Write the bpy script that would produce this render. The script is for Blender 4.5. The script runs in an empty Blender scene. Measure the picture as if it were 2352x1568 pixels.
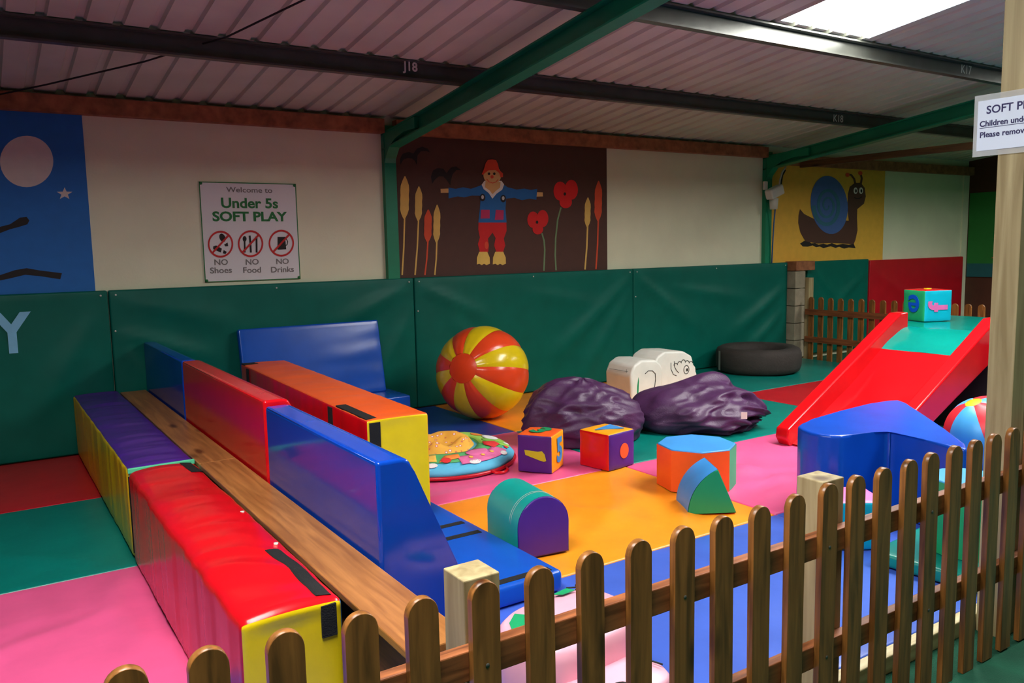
import bpy, bmesh, math, random
from mathutils import Vector, Matrix, noise
random.seed(7)
S = bpy.context.scene
C = S.collection
PI = math.pi

# ------------------------------------------------------------------ camera, light, exposure
CAM_H = 1.435
FPX, YAW, PITCH, ROLL = 1881.34, 0.57828, 0.114642, -0.02033
_F = Vector((math.sin(YAW)*math.cos(PITCH), math.cos(YAW)*math.cos(PITCH), -math.sin(PITCH)))
_R0 = Vector((math.cos(YAW), -math.sin(YAW), 0)); _U0 = _R0.cross(_F)
_R = _R0*math.cos(ROLL) + _U0*math.sin(ROLL); _U = -_R0*math.sin(ROLL) + _U0*math.cos(ROLL)
cd = bpy.data.cameras.new('camera'); cam = bpy.data.objects.new('camera', cd); C.objects.link(cam)
cd.sensor_width = 36; cd.lens = FPX*36/2352; cd.clip_start = .05; cd.clip_end = 100
cam.matrix_world = Matrix(((_R.x, _U.x, -_F.x, 0), (_R.y, _U.y, -_F.y, 0), (_R.z, _U.z, -_F.z, CAM_H), (0, 0, 0, 1)))
S.camera = cam
w = bpy.data.worlds.new('sky'); S.world = w; w.use_nodes = True
w.node_tree.nodes['Background'].inputs[0].default_value = (.82, .9, 1, 1)
w.node_tree.nodes['Background'].inputs[1].default_value = 1.0
SKYLIGHT = 24.0            # radiance of the daylit rooflight sheets
S.view_settings.view_transform = 'Standard'; S.view_settings.look = 'None'
S.view_settings.gamma = 1; S.view_settings.exposure = 0.0
S.view_settings.use_curve_mapping = False

def ray(px, py): return _R*((px-1176)/FPX) - _U*((py-784)/FPX) + _F
def at_y(px, py, y):
    d = ray(px, py); t = y/d.y; return Vector((d.x*t, y, CAM_H+d.z*t))

# ------------------------------------------------------------------ materials
def lin(c): return tuple((v/255/12.92 if v/255 <= .04045 else ((v/255+.055)/1.055)**2.4) for v in c) + (1,)
def newmat(name):
    m = bpy.data.materials.new(name); m.use_nodes = True
    nt = m.node_tree; b = nt.nodes['Principled BSDF']
    return m, nt, b
def mat(name, col, rough=.5, bump=0, bscale=40, var=.0, vscale=6, metal=0, spec=.5, stretch=None, detail=3, coat=0):
    m, nt, b = newmat(name)
    b.inputs['Roughness'].default_value = rough; b.inputs['Metallic'].default_value = metal
    b.inputs['Specular IOR Level'].default_value = spec
    if coat:
        b.inputs['Coat Weight'].default_value = coat; b.inputs['Coat Roughness'].default_value = .18
    tc = nt.nodes.new('ShaderNodeTexCoord'); mp = nt.nodes.new('ShaderNodeMapping')
    nt.links.new(tc.outputs['Object'], mp.inputs[0])
    if stretch: mp.inputs['Scale'].default_value = stretch
    if var:
        n = nt.nodes.new('ShaderNodeTexNoise'); n.inputs['Scale'].default_value = vscale; n.inputs['Detail'].default_value = 5
        nt.links.new(mp.outputs[0], n.inputs['Vector'])
        r = nt.nodes.new('ShaderNodeValToRGB')
        c = lin(col); lo = tuple(v*(1-var) for v in c[:3])+(1,); hi = tuple(min(1, v*(1+var)) for v in c[:3])+(1,)
        r.color_ramp.elements[0].color = lo; r.color_ramp.elements[1].color = hi
        r.color_ramp.elements[0].position = .3; r.color_ramp.elements[1].position = .7
        nt.links.new(n.outputs[0], r.inputs[0]); nt.links.new(r.outputs[0], b.inputs['Base Color'])
    else: b.inputs['Base Color'].default_value = lin(col)
    if bump:
        n = nt.nodes.new('ShaderNodeTexNoise'); n.inputs['Scale'].default_value = bscale; n.inputs['Detail'].default_value = detail
        nt.links.new(mp.outputs[0], n.inputs['Vector'])
        bn = nt.nodes.new('ShaderNodeBump'); bn.inputs['Strength'].default_value = bump; bn.inputs['Distance'].default_value = .01
        nt.links.new(n.outputs[0], bn.inputs['Height']); nt.links.new(bn.outputs[0], b.inputs['Normal'])
    return m
def wood(name, dark, light, rough=.55, scale=(28, 28, 2.2), knots=True):
    m, nt, b = newmat(name)
    b.inputs['Roughness'].default_value = rough
    tc = nt.nodes.new('ShaderNodeTexCoord'); mp = nt.nodes.new('ShaderNodeMapping'); mp.inputs['Scale'].default_value = scale
    oi = nt.nodes.new('ShaderNodeObjectInfo'); ad = nt.nodes.new('ShaderNodeVectorMath'); ad.operation = 'MULTIPLY_ADD'
    cmb = nt.nodes.new('ShaderNodeCombineXYZ')
    for i in range(3): nt.links.new(oi.outputs['Random'], cmb.inputs[i])
    ad.inputs[1].default_value = (37, 53, 71); nt.links.new(cmb.outputs[0], ad.inputs[0]); nt.links.new(tc.outputs['Object'], ad.inputs[2])
    nt.links.new(ad.outputs[0], mp.inputs[0])
    n = nt.nodes.new('ShaderNodeTexNoise'); n.inputs['Scale'].default_value = 1.6; n.inputs['Detail'].default_value = 6; n.inputs['Distortion'].default_value = .6
    nt.links.new(mp.outputs[0], n.inputs['Vector'])
    r = nt.nodes.new('ShaderNodeValToRGB'); r.color_ramp.elements[0].color = lin(dark); r.color_ramp.elements[1].color = lin(light)
    r.color_ramp.elements[0].position = .32; r.color_ramp.elements[1].position = .68
    nt.links.new(n.outputs[0], r.inputs[0]); out = r.outputs[0]
    if knots:
        v = nt.nodes.new('ShaderNodeTexVoronoi'); v.inputs['Scale'].default_value = 1; mp2 = nt.nodes.new('ShaderNodeMapping')
        mp2.inputs['Scale'].default_value = tuple(s*.28 if s > 5 else s*1.2 for s in scale)
        nt.links.new(ad.outputs[0], mp2.inputs[0]); nt.links.new(mp2.outputs[0], v.inputs['Vector'])
        kr = nt.nodes.new('ShaderNodeValToRGB'); kr.color_ramp.elements[0].position = .06; kr.color_ramp.elements[1].position = .17
        kr.color_ramp.elements[0].color = (.3, .22, .18, 1); kr.color_ramp.elements[1].color = (1, 1, 1, 1)
        nt.links.new(v.outputs['Distance'], kr.inputs[0])
        mx = nt.nodes.new('ShaderNodeMix'); mx.data_type = 'RGBA'; mx.blend_type = 'MULTIPLY'; mx.inputs['Factor'].default_value = 1
        nt.links.new(out, mx.inputs[6]); nt.links.new(kr.outputs[0], mx.inputs[7]); out = mx.outputs[2]
    nt.links.new(out, b.inputs['Base Color'])
    bn = nt.nodes.new('ShaderNodeBump'); bn.inputs['Strength'].default_value = .15; bn.inputs['Distance'].default_value = .004
    nt.links.new(n.outputs[0], bn.inputs['Height']); nt.links.new(bn.outputs[0], b.inputs['Normal'])
    return m
M = {}
def vinyl(k, col, rough=.32, bump=.12, bs=9, var=.08): M[k] = mat('vinyl_'+k, col, rough, bump, bs, var, 5, detail=2)
vinyl('wallgreen', (0, 98, 84), .46, .12, 5); M['wallgreen'].node_tree.nodes['Principled BSDF'].inputs['Specular IOR Level'].default_value = .22
vinyl('red', (208, 12, 24), .24); vinyl('redslab', (214, 14, 26), .14, .05, 5, .05); vinyl('yellow', (236, 205, 12)); vinyl('purple', (78, 32, 146))
vinyl('orange', (250, 96, 30), .4); vinyl('blue', (10, 74, 190), .26); vinyl('blueslab', (8, 66, 178), .12, .05, 5, .05); vinyl('mint', (95, 215, 165))
vinyl('m_red', (190, 16, 34), .34); vinyl('m_green', (0, 124, 112), .34); vinyl('m_pink', (232, 92, 146), .36); vinyl('m_orange', (246, 150, 30), .36)
vinyl('m_blue', (64, 98, 196), .3); vinyl('m_navy', (28, 62, 142), .36)
vinyl('teal', (0, 156, 146), .4); vinyl('skyblue', (62, 150, 226), .38); vinyl('green', (22, 152, 96), .42); vinyl('cyan', (0, 165, 192), .4)
vinyl('violet', (72, 30, 132), .45); vinyl('amber', (252, 166, 10), .45); vinyl('hotpink', (246, 120, 180), .4); vinyl('pigpink', (244, 176, 196), .34)
vinyl('ballorange', (232, 72, 32), .24, .1); vinyl('ballyellow', (228, 200, 22), .2, .12); vinyl('white', (238, 236, 226), .42); vinyl('slidered', (200, 10, 20), .2, .06)
vinyl('slidegreen', (0, 134, 122), .2, .1); vinyl('bluelow', (16, 82, 186), .24, .06); vinyl('lightblue', (70, 160, 214), .4); vinyl('crimson', (214, 40, 52), .4)
vinyl('mintgreen', (48, 176, 128), .6)
M['velcro'] = mat('velcro', (14, 14, 15), .95, .5, 300)
M['ink'] = mat('ink', (18, 18, 18), .6)
M['bag'] = mat('beanbag_fabric', (72, 38, 78), .45, .2, 120, .12, 8)
M['cream'] = mat('cream_board', (226, 228, 196), .7, .08, 60, .04, 3)
M['white_board'] = mat('white_board', (226, 226, 226), .45)
M['steelgreen'] = mat('green_steel', (0, 132, 92), .45, .1, 30, .1, 5)
M['galv'] = mat('galvanised_purlin', (84, 86, 80), .3, .1, 20, .15, 6, metal=.3)
M['tin'] = mat('roof_sheet', (198, 202, 184), .55, .06, 4, .08, 2.5)
M['lintel'] = mat('rust_timber', (150, 94, 60), .8, .3, 30, .35, 14)
M['carpet'] = mat('green_carpet', (12, 84, 60), .95, .5, 200, .25, 6)
M['concrete'] = mat('concrete_block', (150, 140, 118), .9, .4, 60, .15, 8)
M['darkwall'] = mat('dark_shed_wall', (70, 62, 54), .9, .2, 10, .15, 2)
M['brownwall'] = mat('brown_boarding', (78, 42, 24), .7, .15, 20, .15, 4)
M['fence'] = wood('fence_timber', (98, 60, 24), (158, 102, 48), .34)
M['fencerail'] = wood('fence_rail_timber', (104, 54, 24), (176, 104, 58), .5, (2.2, 28, 28))
M['post'] = wood('treated_post', (140, 122, 82), (180, 164, 122), .6, (16, 16, 1.0))
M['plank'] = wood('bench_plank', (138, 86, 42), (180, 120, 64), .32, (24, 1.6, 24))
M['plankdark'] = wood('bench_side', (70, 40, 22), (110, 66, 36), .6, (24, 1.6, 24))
M['kerb'] = wood('kerb_timber', (196, 180, 130), (232, 220, 176), .6, (1.6, 24, 24))
M['beam'] = wood('tie_timber', (70, 48, 24), (112, 80, 42), .7, (24, 1.6, 24))
M['tyre'] = mat('tyre_rubber', (52, 46, 42), .8, .3, 50, .15, 10)
M['tyrewhite'] = mat('tyre_sidewall', (150, 148, 142), .8)
M['plastic'] = mat('white_plastic', (214, 212, 200), .4)
M['chalk'] = mat('chalk', (200, 198, 186), .9)
M['cable'] = mat('dark_cable', (28, 26, 26), .6)
M['bluecable'] = mat('blue_cable', (30, 90, 150), .5)
M['boxblack'] = mat('black_sides', (10, 10, 12), .9)
M['stitch'] = mat('stitch_thread', (210, 200, 190), .8)
# mural paints
P = {}
def paint(k, col, var=.05): P[k] = mat('paint_'+k, col, .7, .05, 80, var, 12)
for k, c in dict(night=(28, 110, 190), moon=(216, 208, 200), brown=(78, 48, 38), wheat=(222, 184, 96), rust=(216, 80, 44), hat=(222, 74, 44), coat=(30, 104, 170),
                 pocket=(190, 44, 96), trouser=(206, 22, 24), face=(222, 176, 112), shoe=(232, 196, 96), poppy=(214, 24, 24), stem=(112, 140, 98), crow=(26, 24, 26),
                 sun=(232, 178, 62), snail=(84, 52, 40), shell=(70, 104, 166), swirl=(52, 112, 132), teal=(20, 92, 96), white=(232, 228, 220), black=(30, 22, 20),
                 leafgreen=(30, 120, 44), signgreen=(40, 122, 62), signred=(196, 36, 34), signgrey=(120, 116, 112), letterblue=(132, 196, 232), purpleink=(48, 44, 92)).items(): paint(k, c)

# ------------------------------------------------------------------ helpers
def link(name, me, m=None, parent=None):
    o = bpy.data.objects.new(name, me); C.objects.link(o)
    if m is not None and me is not None and not me.materials: me.materials.append(m)
    if parent: o.parent = parent
    return o
def mesh(name, v, f, smooth=False):
    me = bpy.data.meshes.new(name); me.from_pydata([tuple(p) for p in v], [], f); me.update()
    if smooth: me.polygons.foreach_set('use_smooth', [True]*len(me.polygons))
    return me
def tag(o, label, cat, group=None, kind=None):
    if label: o['label'] = label
    if cat: o['category'] = cat
    if group: o['group'] = group
    if kind: o['kind'] = kind
    return o
def struct(o, label=None, cat=None):
    o['kind'] = 'structure'; return tag(o, label, cat)
def empty(name, loc, label, cat, rz=0, group=None):
    o = bpy.data.objects.new(name, None); C.objects.link(o); o.location = loc; o.rotation_euler = (0, 0, rz); o.empty_display_size = .1
    return tag(o, label, cat, group)
def bm_mesh(name, bm, smooth=False):
    bmesh.ops.recalc_face_normals(bm, faces=bm.faces[:])
    me = bpy.data.meshes.new(name); bm.to_mesh(me); bm.free()
    if smooth: me.polygons.foreach_set('use_smooth', [True]*len(me.polygons))
    return me
def box_me(name, a, b, bevel=0, seg=2, smooth=False):
    bm = bmesh.new(); bmesh.ops.create_cube(bm, size=1)
    for v in bm.verts: v.co = Vector([(a[i]+b[i])/2 + v.co[i]*(b[i]-a[i]) for i in range(3)])
    if bevel: bmesh.ops.bevel(bm, geom=bm.edges[:], offset=bevel, segments=seg, affect='EDGES', profile=.5)
    return bm_mesh(name, bm, smooth)
def box(name, a, b, m, parent=None, bevel=0, seg=2): return link(name, box_me(name, a, b, bevel, seg), m, parent)
def prism_me(name, pts, d0, d1, plane='xz', bevel=0, seg=3, smooth=False):
    """polygon pts extruded from d0 to d1 along the third axis"""
    mp = {'xz': lambda u, v, d: (u, d, v), 'yz': lambda u, v, d: (d, u, v), 'xy': lambda u, v, d: (u, v, d)}[plane]
    n = len(pts); bm = bmesh.new()
    A = [bm.verts.new(mp(u, v, d0)) for u, v in pts]; B = [bm.verts.new(mp(u, v, d1)) for u, v in pts]
    bm.faces.new(A[::-1]); bm.faces.new(B)
    for i in range(n): bm.faces.new((A[i], A[(i+1) % n], B[(i+1) % n], B[i]))
    if bevel: bmesh.ops.bevel(bm, geom=bm.edges[:], offset=bevel, segments=seg, affect='EDGES', profile=.5, clamp_overlap=True)
    me = bm_mesh(name, bm, False)
    if bevel: me.polygons.foreach_set('use_smooth', [p.area < .004 for p in me.polygons])
    return me
def prism(name, pts, d0, d1, m, parent=None, plane='xz', bevel=0, seg=3, smooth=False):
    return link(name, prism_me(name, pts, d0, d1, plane, bevel, seg, smooth), m, parent)
def tube_me(name, pts, r, n=8, caps=True):
    pts = [Vector(p) for p in pts]; v = []; f = []; up = None
    for i, p in enumerate(pts):
        t = (pts[min(i+1, len(pts)-1)] - pts[max(i-1, 0)]).normalized()
        if up is None: up = Vector((0, 0, 1)) if abs(t.z) < .9 else Vector((1, 0, 0))
        a = t.cross(up).normalized(); b = a.cross(t); up = b
        rr = r[i] if isinstance(r, (list, tuple)) else r
        for k in range(n): v.append(p + (a*math.cos(2*PI*k/n) + b*math.sin(2*PI*k/n))*rr)
    for i in range(len(pts)-1):
        for k in range(n): f.append((i*n+k, i*n+(k+1) % n, (i+1)*n+(k+1) % n, (i+1)*n+k))
    if caps: f.append(tuple(range(n))[::-1]); f.append(tuple((len(pts)-1)*n+k for k in range(n)))
    return mesh(name, v, f, True)
def tube(name, pts, r, m, parent=None, n=8): return link(name, tube_me(name, pts, r, n), m, parent)
def text(name, s, size, m, parent, mx, ext=.0008, bold=0, align='CENTER', sx=1):
    cu = bpy.data.curves.new(name, 'FONT'); cu.body = s; cu.size = size; cu.extrude = ext; cu.offset = bold; cu.align_x = align; cu.align_y = 'CENTER'; cu.resolution_u = 4
    t = bpy.data.objects.new(name+'_tmp', cu); C.objects.link(t)
    dg = bpy.context.evaluated_depsgraph_get(); me = bpy.data.meshes.new_from_object(t.evaluated_get(dg))
    bpy.data.objects.remove(t); bpy.data.curves.remove(cu); me.name = name; me.materials.clear()
    me.transform(mx @ Matrix.Diagonal((sx, 1, 1, 1)))
    return link(name, me, m, parent)
def frame(o, xd, yd):     # matrix whose x, y axes are xd, yd
    x = Vector(xd).normalized(); y = Vector(yd).normalized(); z = x.cross(y)
    return Matrix(((x.x, y.x, z.x, o[0]), (x.y, y.y, z.y, o[1]), (x.z, y.z, z.z, o[2]), (0, 0, 0, 1)))
def nz(x, y, z, s=0): return noise.noise(Vector((x+s*13.7, y-s*7.3, z+s*3.1)))
def seg_disp(u, v, folds, gain=1.9):
    """cloth folds: ridges along segments (u0,v0,u1,v1,amp,width)"""
    d = 0
    for u0, v0, u1, v1, a, wd in folds:
        L = math.hypot(u1-u0, v1-v0); tx, ty = (u1-u0)/L, (v1-v0)/L
        t = ((u-u0)*tx + (v-v0)*ty)/L; pd = -(u-u0)*ty + (v-v0)*tx
        wdt = wd*(.5+1.0*max(0, min(1, t)))
        if -.1 < t < 1.1: d += a*math.exp(-(pd/wdt)**2)*max(0, math.sin(PI*min(1, max(0, (t+.1)/1.2))))
    return d*gain
def nodes(h, r, n):
    a = [-h, -h+.25*r, -h+.6*r, -h+r]; L = 2*(h-r)
    return a + [-h+r+L*(i+1)/(n+1) for i in range(n)] + [-x for x in a[::-1]]
FACES = {'top': (2, 1), 'bottom': (2, -1), 'right': (0, 1), 'left': (0, -1), 'back': (1, 1), 'front': (1, -1)}
def softbox(name, size, mats, parent=None, r=.02, disp=None, n=(8, 8, 4), names=None):
    """rounded soft cushion, local base centre at z=0; one mesh per panel (or a single mesh when mats is one material)"""
    h = [s/2 for s in size]; rr = min(r, min(h)*.9); G = [nodes(h[i], rr, n[i]) for i in range(3)]
    def pt(s):
        inner = [max(-(h[i]-rr), min(h[i]-rr, s[i])) for i in range(3)]
        d = Vector([s[i]-inner[i] for i in range(3)]); nn = d.normalized() if d.length > 1e-9 else Vector((0, 0, 1))
        p = Vector(inner) + nn*rr
        if disp: p = p + nn*disp(p, nn)
        return p + Vector((0, 0, h[2]))
    out = {}; single = not isinstance(mats, dict); allv = []; allf = []
    for fn, (ax, sg) in FACES.items():
        if not single and fn not in mats: continue
        a, b = [i for i in range(3) if i != ax]; v = []; f = []; ga, gb = G[a], G[b]
        for x in ga:
            for y in gb:
                s = [0, 0, 0]; s[ax] = sg*h[ax]; s[a] = x; s[b] = y; v.append(pt(s))
        nb = len(gb)
        flip = (sg > 0) == (ax != 1)
        for i in range(len(ga)-1):
            for j in range(nb-1):
                q = (i*nb+j, (i+1)*nb+j, (i+1)*nb+j+1, i*nb+j+1); f.append(q if flip else q[::-1])
        if single:
            k = len(allv); allv += v; allf += [tuple(i+k for i in q) for q in f]
        else: out[fn] = link((names or {}).get(fn, fn+'_panel'), mesh(name+'_'+fn, v, f, True), mats[fn], parent)
    if single:
        bm = bmesh.new(); me = mesh(name, allv, allf, True); bm.from_mesh(me); bmesh.ops.remove_doubles(bm, verts=bm.verts[:], dist=1e-5)
        bm.to_mesh(me); bm.free(); me.polygons.foreach_set('use_smooth', [True]*len(me.polygons))
        return link(name, me, mats, parent)
    return out
def grid_me(name, u0, u1, v0, v1, nu, nv, fn, smooth=True):
    v = []; f = []
    for i in range(nu+1):
        for j in range(nv+1): v.append(fn(u0+(u1-u0)*i/nu, v0+(v1-v0)*j/nv))
    for i in range(nu):
        for j in range(nv): f.append((i*(nv+1)+j, (i+1)*(nv+1)+j, (i+1)*(nv+1)+j+1, i*(nv+1)+j+1))
    return mesh(name, v, f, smooth)

# ------------------------------------------------------------------ the shell
WY = 6.69                 # face of the wall boards
XL, XR, YB = -7.0, 12.62, -8.7
RZ, RS, RIDGE = 2.58, .12, -1.0
def roof_z(y): return RZ + RS*(6.63-y) if y > RIDGE else RZ + RS*(6.63-RIDGE) - RS*(RIDGE-y)
struct(box('floor', (XL-.2, YB-.2, -.16), (XR+.2, WY+.3, -.06), M['carpet']))
struct(box('wall_back', (XL, WY, -.06), (XR, WY+.1, 2.75), M['cream']))
struct(prism('wall_right', [(YB, -.06), (WY+.1, -.06), (WY+.1, roof_z(WY+.1)+.1), (RIDGE, roof_z(RIDGE)+.1), (YB, roof_z(YB)+.1)], XR, XR+.1, M['brownwall'], plane='yz'))
struct(prism('wall_left', [(YB, -.06), (WY+.1, -.06), (WY+.1, roof_z(WY+.1)+.1), (RIDGE, roof_z(RIDGE)+.1), (YB, roof_z(YB)+.1)], XL-.1, XL, M['darkwall'], plane='yz'))
struct(box('wall_front', (XL, YB-.1, -.06), (XR, YB, 2.9), M['darkwall']))
# profiled roof sheets: ribs every 0.193 m, gaps left where the rooflights lie
LIGHTS = [(-.25, .75, .2, 2.8), (4.7, 5.7, .2, 3.8), (9.65, 10.65, 1.2, 3.8)]
def sheet(name, x0, x1, y0, y1, m, lift=0, parent=None):
    xs = []; k = math.floor(x0/.193)
    while k*.193 < x1:
        b = k*.193
        for dx, dz in ((0, 0), (.012, .022), (.05, .022), (.062, 0)):
            if x0 <= b+dx <= x1: xs.append((b+dx, dz))
        k += 1
    xs = [(x0, 0)] + xs + [(x1, 0)]
    v = []; f = []
    for x, dz in xs:
        for y in (y0, y1): v.append((x, y, roof_z(y)+dz+lift))
    for i in range(len(xs)-1): f.append((2*i, 2*i+1, 2*i+3, 2*i+2))
    return link(name, mesh(name, v, f), m, parent)
ceil = struct(sheet('ceiling', XL, XR, 3.8, WY+.1, M['tin']))
edges = [XL] + [e for l in LIGHTS for e in l[:2]] + [XR]
for i in range(0, len(edges), 2): sheet('roof_sheet', edges[i], edges[i+1], RIDGE, 3.8, M['tin'], parent=ceil)
for x0, x1, y0, y1 in LIGHTS:
    sheet('roof_sheet', x0, x1, RIDGE, y0, M['tin'], parent=ceil)
    if y1 < 3.8: sheet('roof_sheet', x0, x1, y1, 3.8, M['tin'], parent=ceil)
sheet('roof_sheet', XL, XR, YB-.05, RIDGE, M['tin'], parent=ceil)
mg, nt, b = newmat('rooflight_sheet')
b.inputs['Base Color'].default_value = (.9, .93, .92, 1); b.inputs['Emission Color'].default_value = (1, .985, .94, 1); b.inputs['Emission Strength'].default_value = SKYLIGHT
for k, l in enumerate(LIGHTS): struct(sheet('window_%d' % (k+1), *l, mg, lift=.004))
# purlins, rafters, columns
cpro = [(-.03, 0), (.03, 0), (.03, -.012), (-.018, -.012), (-.018, -.118), (.03, -.118), (.03, -.13), (-.03, -.13)]
FR = [3.05, 8.0]
for row, y in enumerate((5.30, 3.86, 2.4)):
    for k, (x0, x1) in enumerate(((XL, FR[0]+.06), (FR[0]+.06, FR[1]+.06), (FR[1]+.06, XR))):
        me = prism_me('purlin', [(-u, v) for u, v in cpro], x0, x1, 'yz'); me.transform(Matrix.Translation((0, y, roof_z(y)-.004)))
        o = link('purlin', me, M['galv'])
        pos = ['lowest', 'second', 'third'][row]; bay = ['left', 'middle', 'right'][k]
        tag(o, 'grey galvanised steel purlin, %s row in the %s bay under the roof' % (pos, bay), 'purlin', 'roof purlins')
        if row < 2:
            s = {(0, 0): 'J18', (0, 1): 'K18', (1, 1): 'K17'}.get((row, k))
            if s:
                px = {'J18': (943, 154), 'K18': (1925, 273), 'K17': (2219, 161)}[s]; q = at_y(*px, y-.033)
                text('chalk_mark', s, .085 if s == 'J18' else .1, M['chalk'], o, frame((q.x, y-.0345, q.z), (1, 0, 0), (0, 0, 1)), .0006, .002 if s == 'J18' else 0)
for i, x in enumerate(FR):
    t = empty('portal_frame', (x, WY, 0), 'green steel portal frame %s' % ['left of the scarecrow mural', 'left of the snail mural'][i], 'steel frame', group='portal frames')
    def rel(me): me.transform(Matrix.Translation((-x, -WY, 0))); return me
    link('column', rel(box_me('column', (x, 6.635, -.06), (x+.11, WY+.05, 2.5))), M['steelgreen'], t)
    d = .13
    for sgn, y0, y1 in ((1, 6.70, RIDGE), (-1, RIDGE, YB)):
        lo, hi = (lambda y: roof_z(y)-.142-d), (lambda y: roof_z(y)-.142)
        link('rafter', rel(prism_me('rafter', [(y0, lo(y0)), (y1, lo(y1)), (y1, hi(y1)), (y0, hi(y0))], x+.045, x+.065, 'yz')), M['steelgreen'], t)
        link('flange', rel(prism_me('flange', [(y0, lo(y0)-.012), (y1, lo(y1)-.012), (y1, lo(y1)), (y0, lo(y0))], x, x+.11, 'yz')), M['steelgreen'], t)
        link('flange', rel(prism_me('flange', [(y0, hi(y0)-.012), (y1, hi(y1)-.012), (y1, hi(y1)), (y0, hi(y0))], x, x+.11, 'yz')), M['steelgreen'], t)
    hp = [(6.69, 2.12), (6.66, 2.12), (6.62, 2.22), (6.54, 2.31), (6.42, 2.365), (6.25, 2.40), (6.05, 2.40), (6.05, 2.49), (6.69, 2.45)]
    link('haunch', rel(prism_me('haunch', hp, x+.005, x+.105, 'yz')), M['steelgreen'], t)
for k, (x0, x1) in enumerate(((XL, FR[0]), (FR[0]+.11, FR[1]), (FR[1]+.11, XR))):
    z0 = 2.43 if k < 2 else 2.36
    struct(box('trim_%d' % (k+1), (x0, 6.60, z0), (x1, WY, z0+.12), M['lintel'], bevel=.004))
# timber tie above the side fence, brace rod under the roof
tag(box('timber_tie', (8.57, 1.5, 2.33), (8.63, 6.6, 2.40), M['beam']), 'brown timber tie running under the roof above the side fence', 'timber beam')
tag(tube('brace_rod', [(.15, 6.68, 2.505), (.5, 6.27, 2.553), (1.0, 5.66, 2.632), (1.2, 5.345, 2.672)], .006, M['cable']), 'thin dark brace rod under the roof between left wall top and first purlin', 'rod')
tag(tube('brace_rod', [(1.26, 5.255, 2.684), (1.36, 5.1, 2.70), (1.62, 4.4, 2.785), (1.84, 3.91, 2.845)], .006, M['cable']), 'thin dark brace rod under the roof beyond the first purlin', 'rod')

# ------------------------------------------------------------------ murals on the wall
def flat(name, pts, fr, m, parent, layer, y=WY):
    """painted cut-out: outline traced on the wall plane, real place and size, 1.5 mm thick"""
    u0, v0, s = fr; yy = y - .012 - layer*.0016
    q = [at_y(u0+u/s, v0+v/s, yy) for u, v in pts]
    a = [(p.x, p.z) for p in q]
    if sum(a[i-1][0]*a[i][1]-a[i][0]*a[i-1][1] for i in range(len(a))) < 0: a.reverse()
    return link(name, prism_me(name, a, yy, yy+.0016), m, parent)
def ell(cx, cy, rx, ry, n=28, rot=0):
    c, s = math.cos(rot), math.sin(rot)
    return [(cx+rx*math.cos(2*PI*i/n)*c-ry*math.sin(2*PI*i/n)*s, cy+rx*math.cos(2*PI*i/n)*s+ry*math.sin(2*PI*i/n)*c) for i in range(n)]
def strip(pts, wd):
    L = []; R = []
    for i, p in enumerate(pts):
        a = pts[max(0, i-1)]; b = pts[min(len(pts)-1, i+1)]; d = math.hypot(b[0]-a[0], b[1]-a[1]) or 1
        ww = wd[i] if isinstance(wd, (list, tuple)) else wd
        nx, ny = -(b[1]-a[1])/d*ww/2, (b[0]-a[0])/d*ww/2
        L.append((p[0]+nx, p[1]+ny)); R.append((p[0]-nx, p[1]-ny))
    return L + R[::-1]
def panel(name, x0, x1, z0, z1, m, label):
    t = empty(name, ((x0+x1)/2, WY, z0), label, 'mural')
    o = box('backing_board', (x0, WY-.012, z0), (x1, WY-.0005, z1), m, None); rel_to(o, t); return t
def rel_to(o, t):
    o.parent = t; o.data.transform(Matrix.Translation(-Vector(t.location)))
def mural_piece(t, name, pts, fr, m, layer):
    o = flat(name, pts, fr, m, None, layer); rel_to(o, t); return o
A1 = (0, 180, 2.613)
t = panel('moon_mural', -1.78, .735, 1.1, 2.43, P['night'], 'blue night sky mural with white moon and star on the back wall')
mural_piece(t, 'moon', ell(160, 498, 160, 154, 40), A1, P['moon'], 1)
star = []
for i in range(10):
    a = -PI/2 + i*PI/5; r = 50 if i % 2 == 0 else 20; star.append((388+r*math.cos(a), 692+r*math.sin(a)*.78))
mural_piece(t, 'star', star, A1, P['moon'], 1)
mural_piece(t, 'branch', [(-120, 925), (0, 890), (60, 875), (120, 835), (160, 830), (176, 852), (165, 875), (110, 892), (60, 905), (0, 928), (-120, 965)], A1, P['black'], 1)
mural_piece(t, 'branch', [(-120, 1195), (0, 1180), (90, 1150), (160, 1138), (240, 1152), (372, 1168), (362, 1205), (240, 1186), (150, 1178), (60, 1200), (0, 1212), (-120, 1225)], A1, P['black'], 1)

A2 = (860, 280, 3.92)
t = panel('scarecrow_mural', 3.162, 5.575, 1.1, 2.43, P['brown'], 'brown mural of a scarecrow with poppies and wheat between the columns')
def crow(pts): mural_piece(t, 'crow', pts, A2, P['crow'], 1)
crow([(235, 385), (232, 330), (255, 285), (310, 270), (350, 285), (385, 240), (430, 222), (480, 240), (500, 275), (470, 262), (420, 262), (388, 300), (382, 385), (365, 350), (340, 330), (300, 325), (262, 338)])
crow([(520, 555), (510, 490), (530, 435), (570, 415), (620, 420), (650, 460), (690, 410), (735, 400), (778, 432), (740, 432), (705, 470), (690, 520), (685, 570), (655, 525), (620, 490), (580, 490), (545, 520)])
def wheat(nm, x, y0, y1, hw, sx, sy, m, ms):
    mural_piece(t, 'stalk', strip([(x, y1-10), ((x+sx)/2+4, (y1+sy)/2), (sx, sy)], 13), A2, ms, 1)
    e = []; n = 9
    for i in range(n+1):
        q = i/n; wd = hw*min(1, q*4+.12)*min(1, (1-q)*5+.2)*(1+.08*(i % 2)); e.append((x+wd+(.5-q)*6, y0+(y1-y0)*q))
    mural_piece(t, nm, e + [(2*x-a+(.5-(b-y0)/(y1-y0))*12, b) for a, b in e[::-1]], A2, m, 2)
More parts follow.
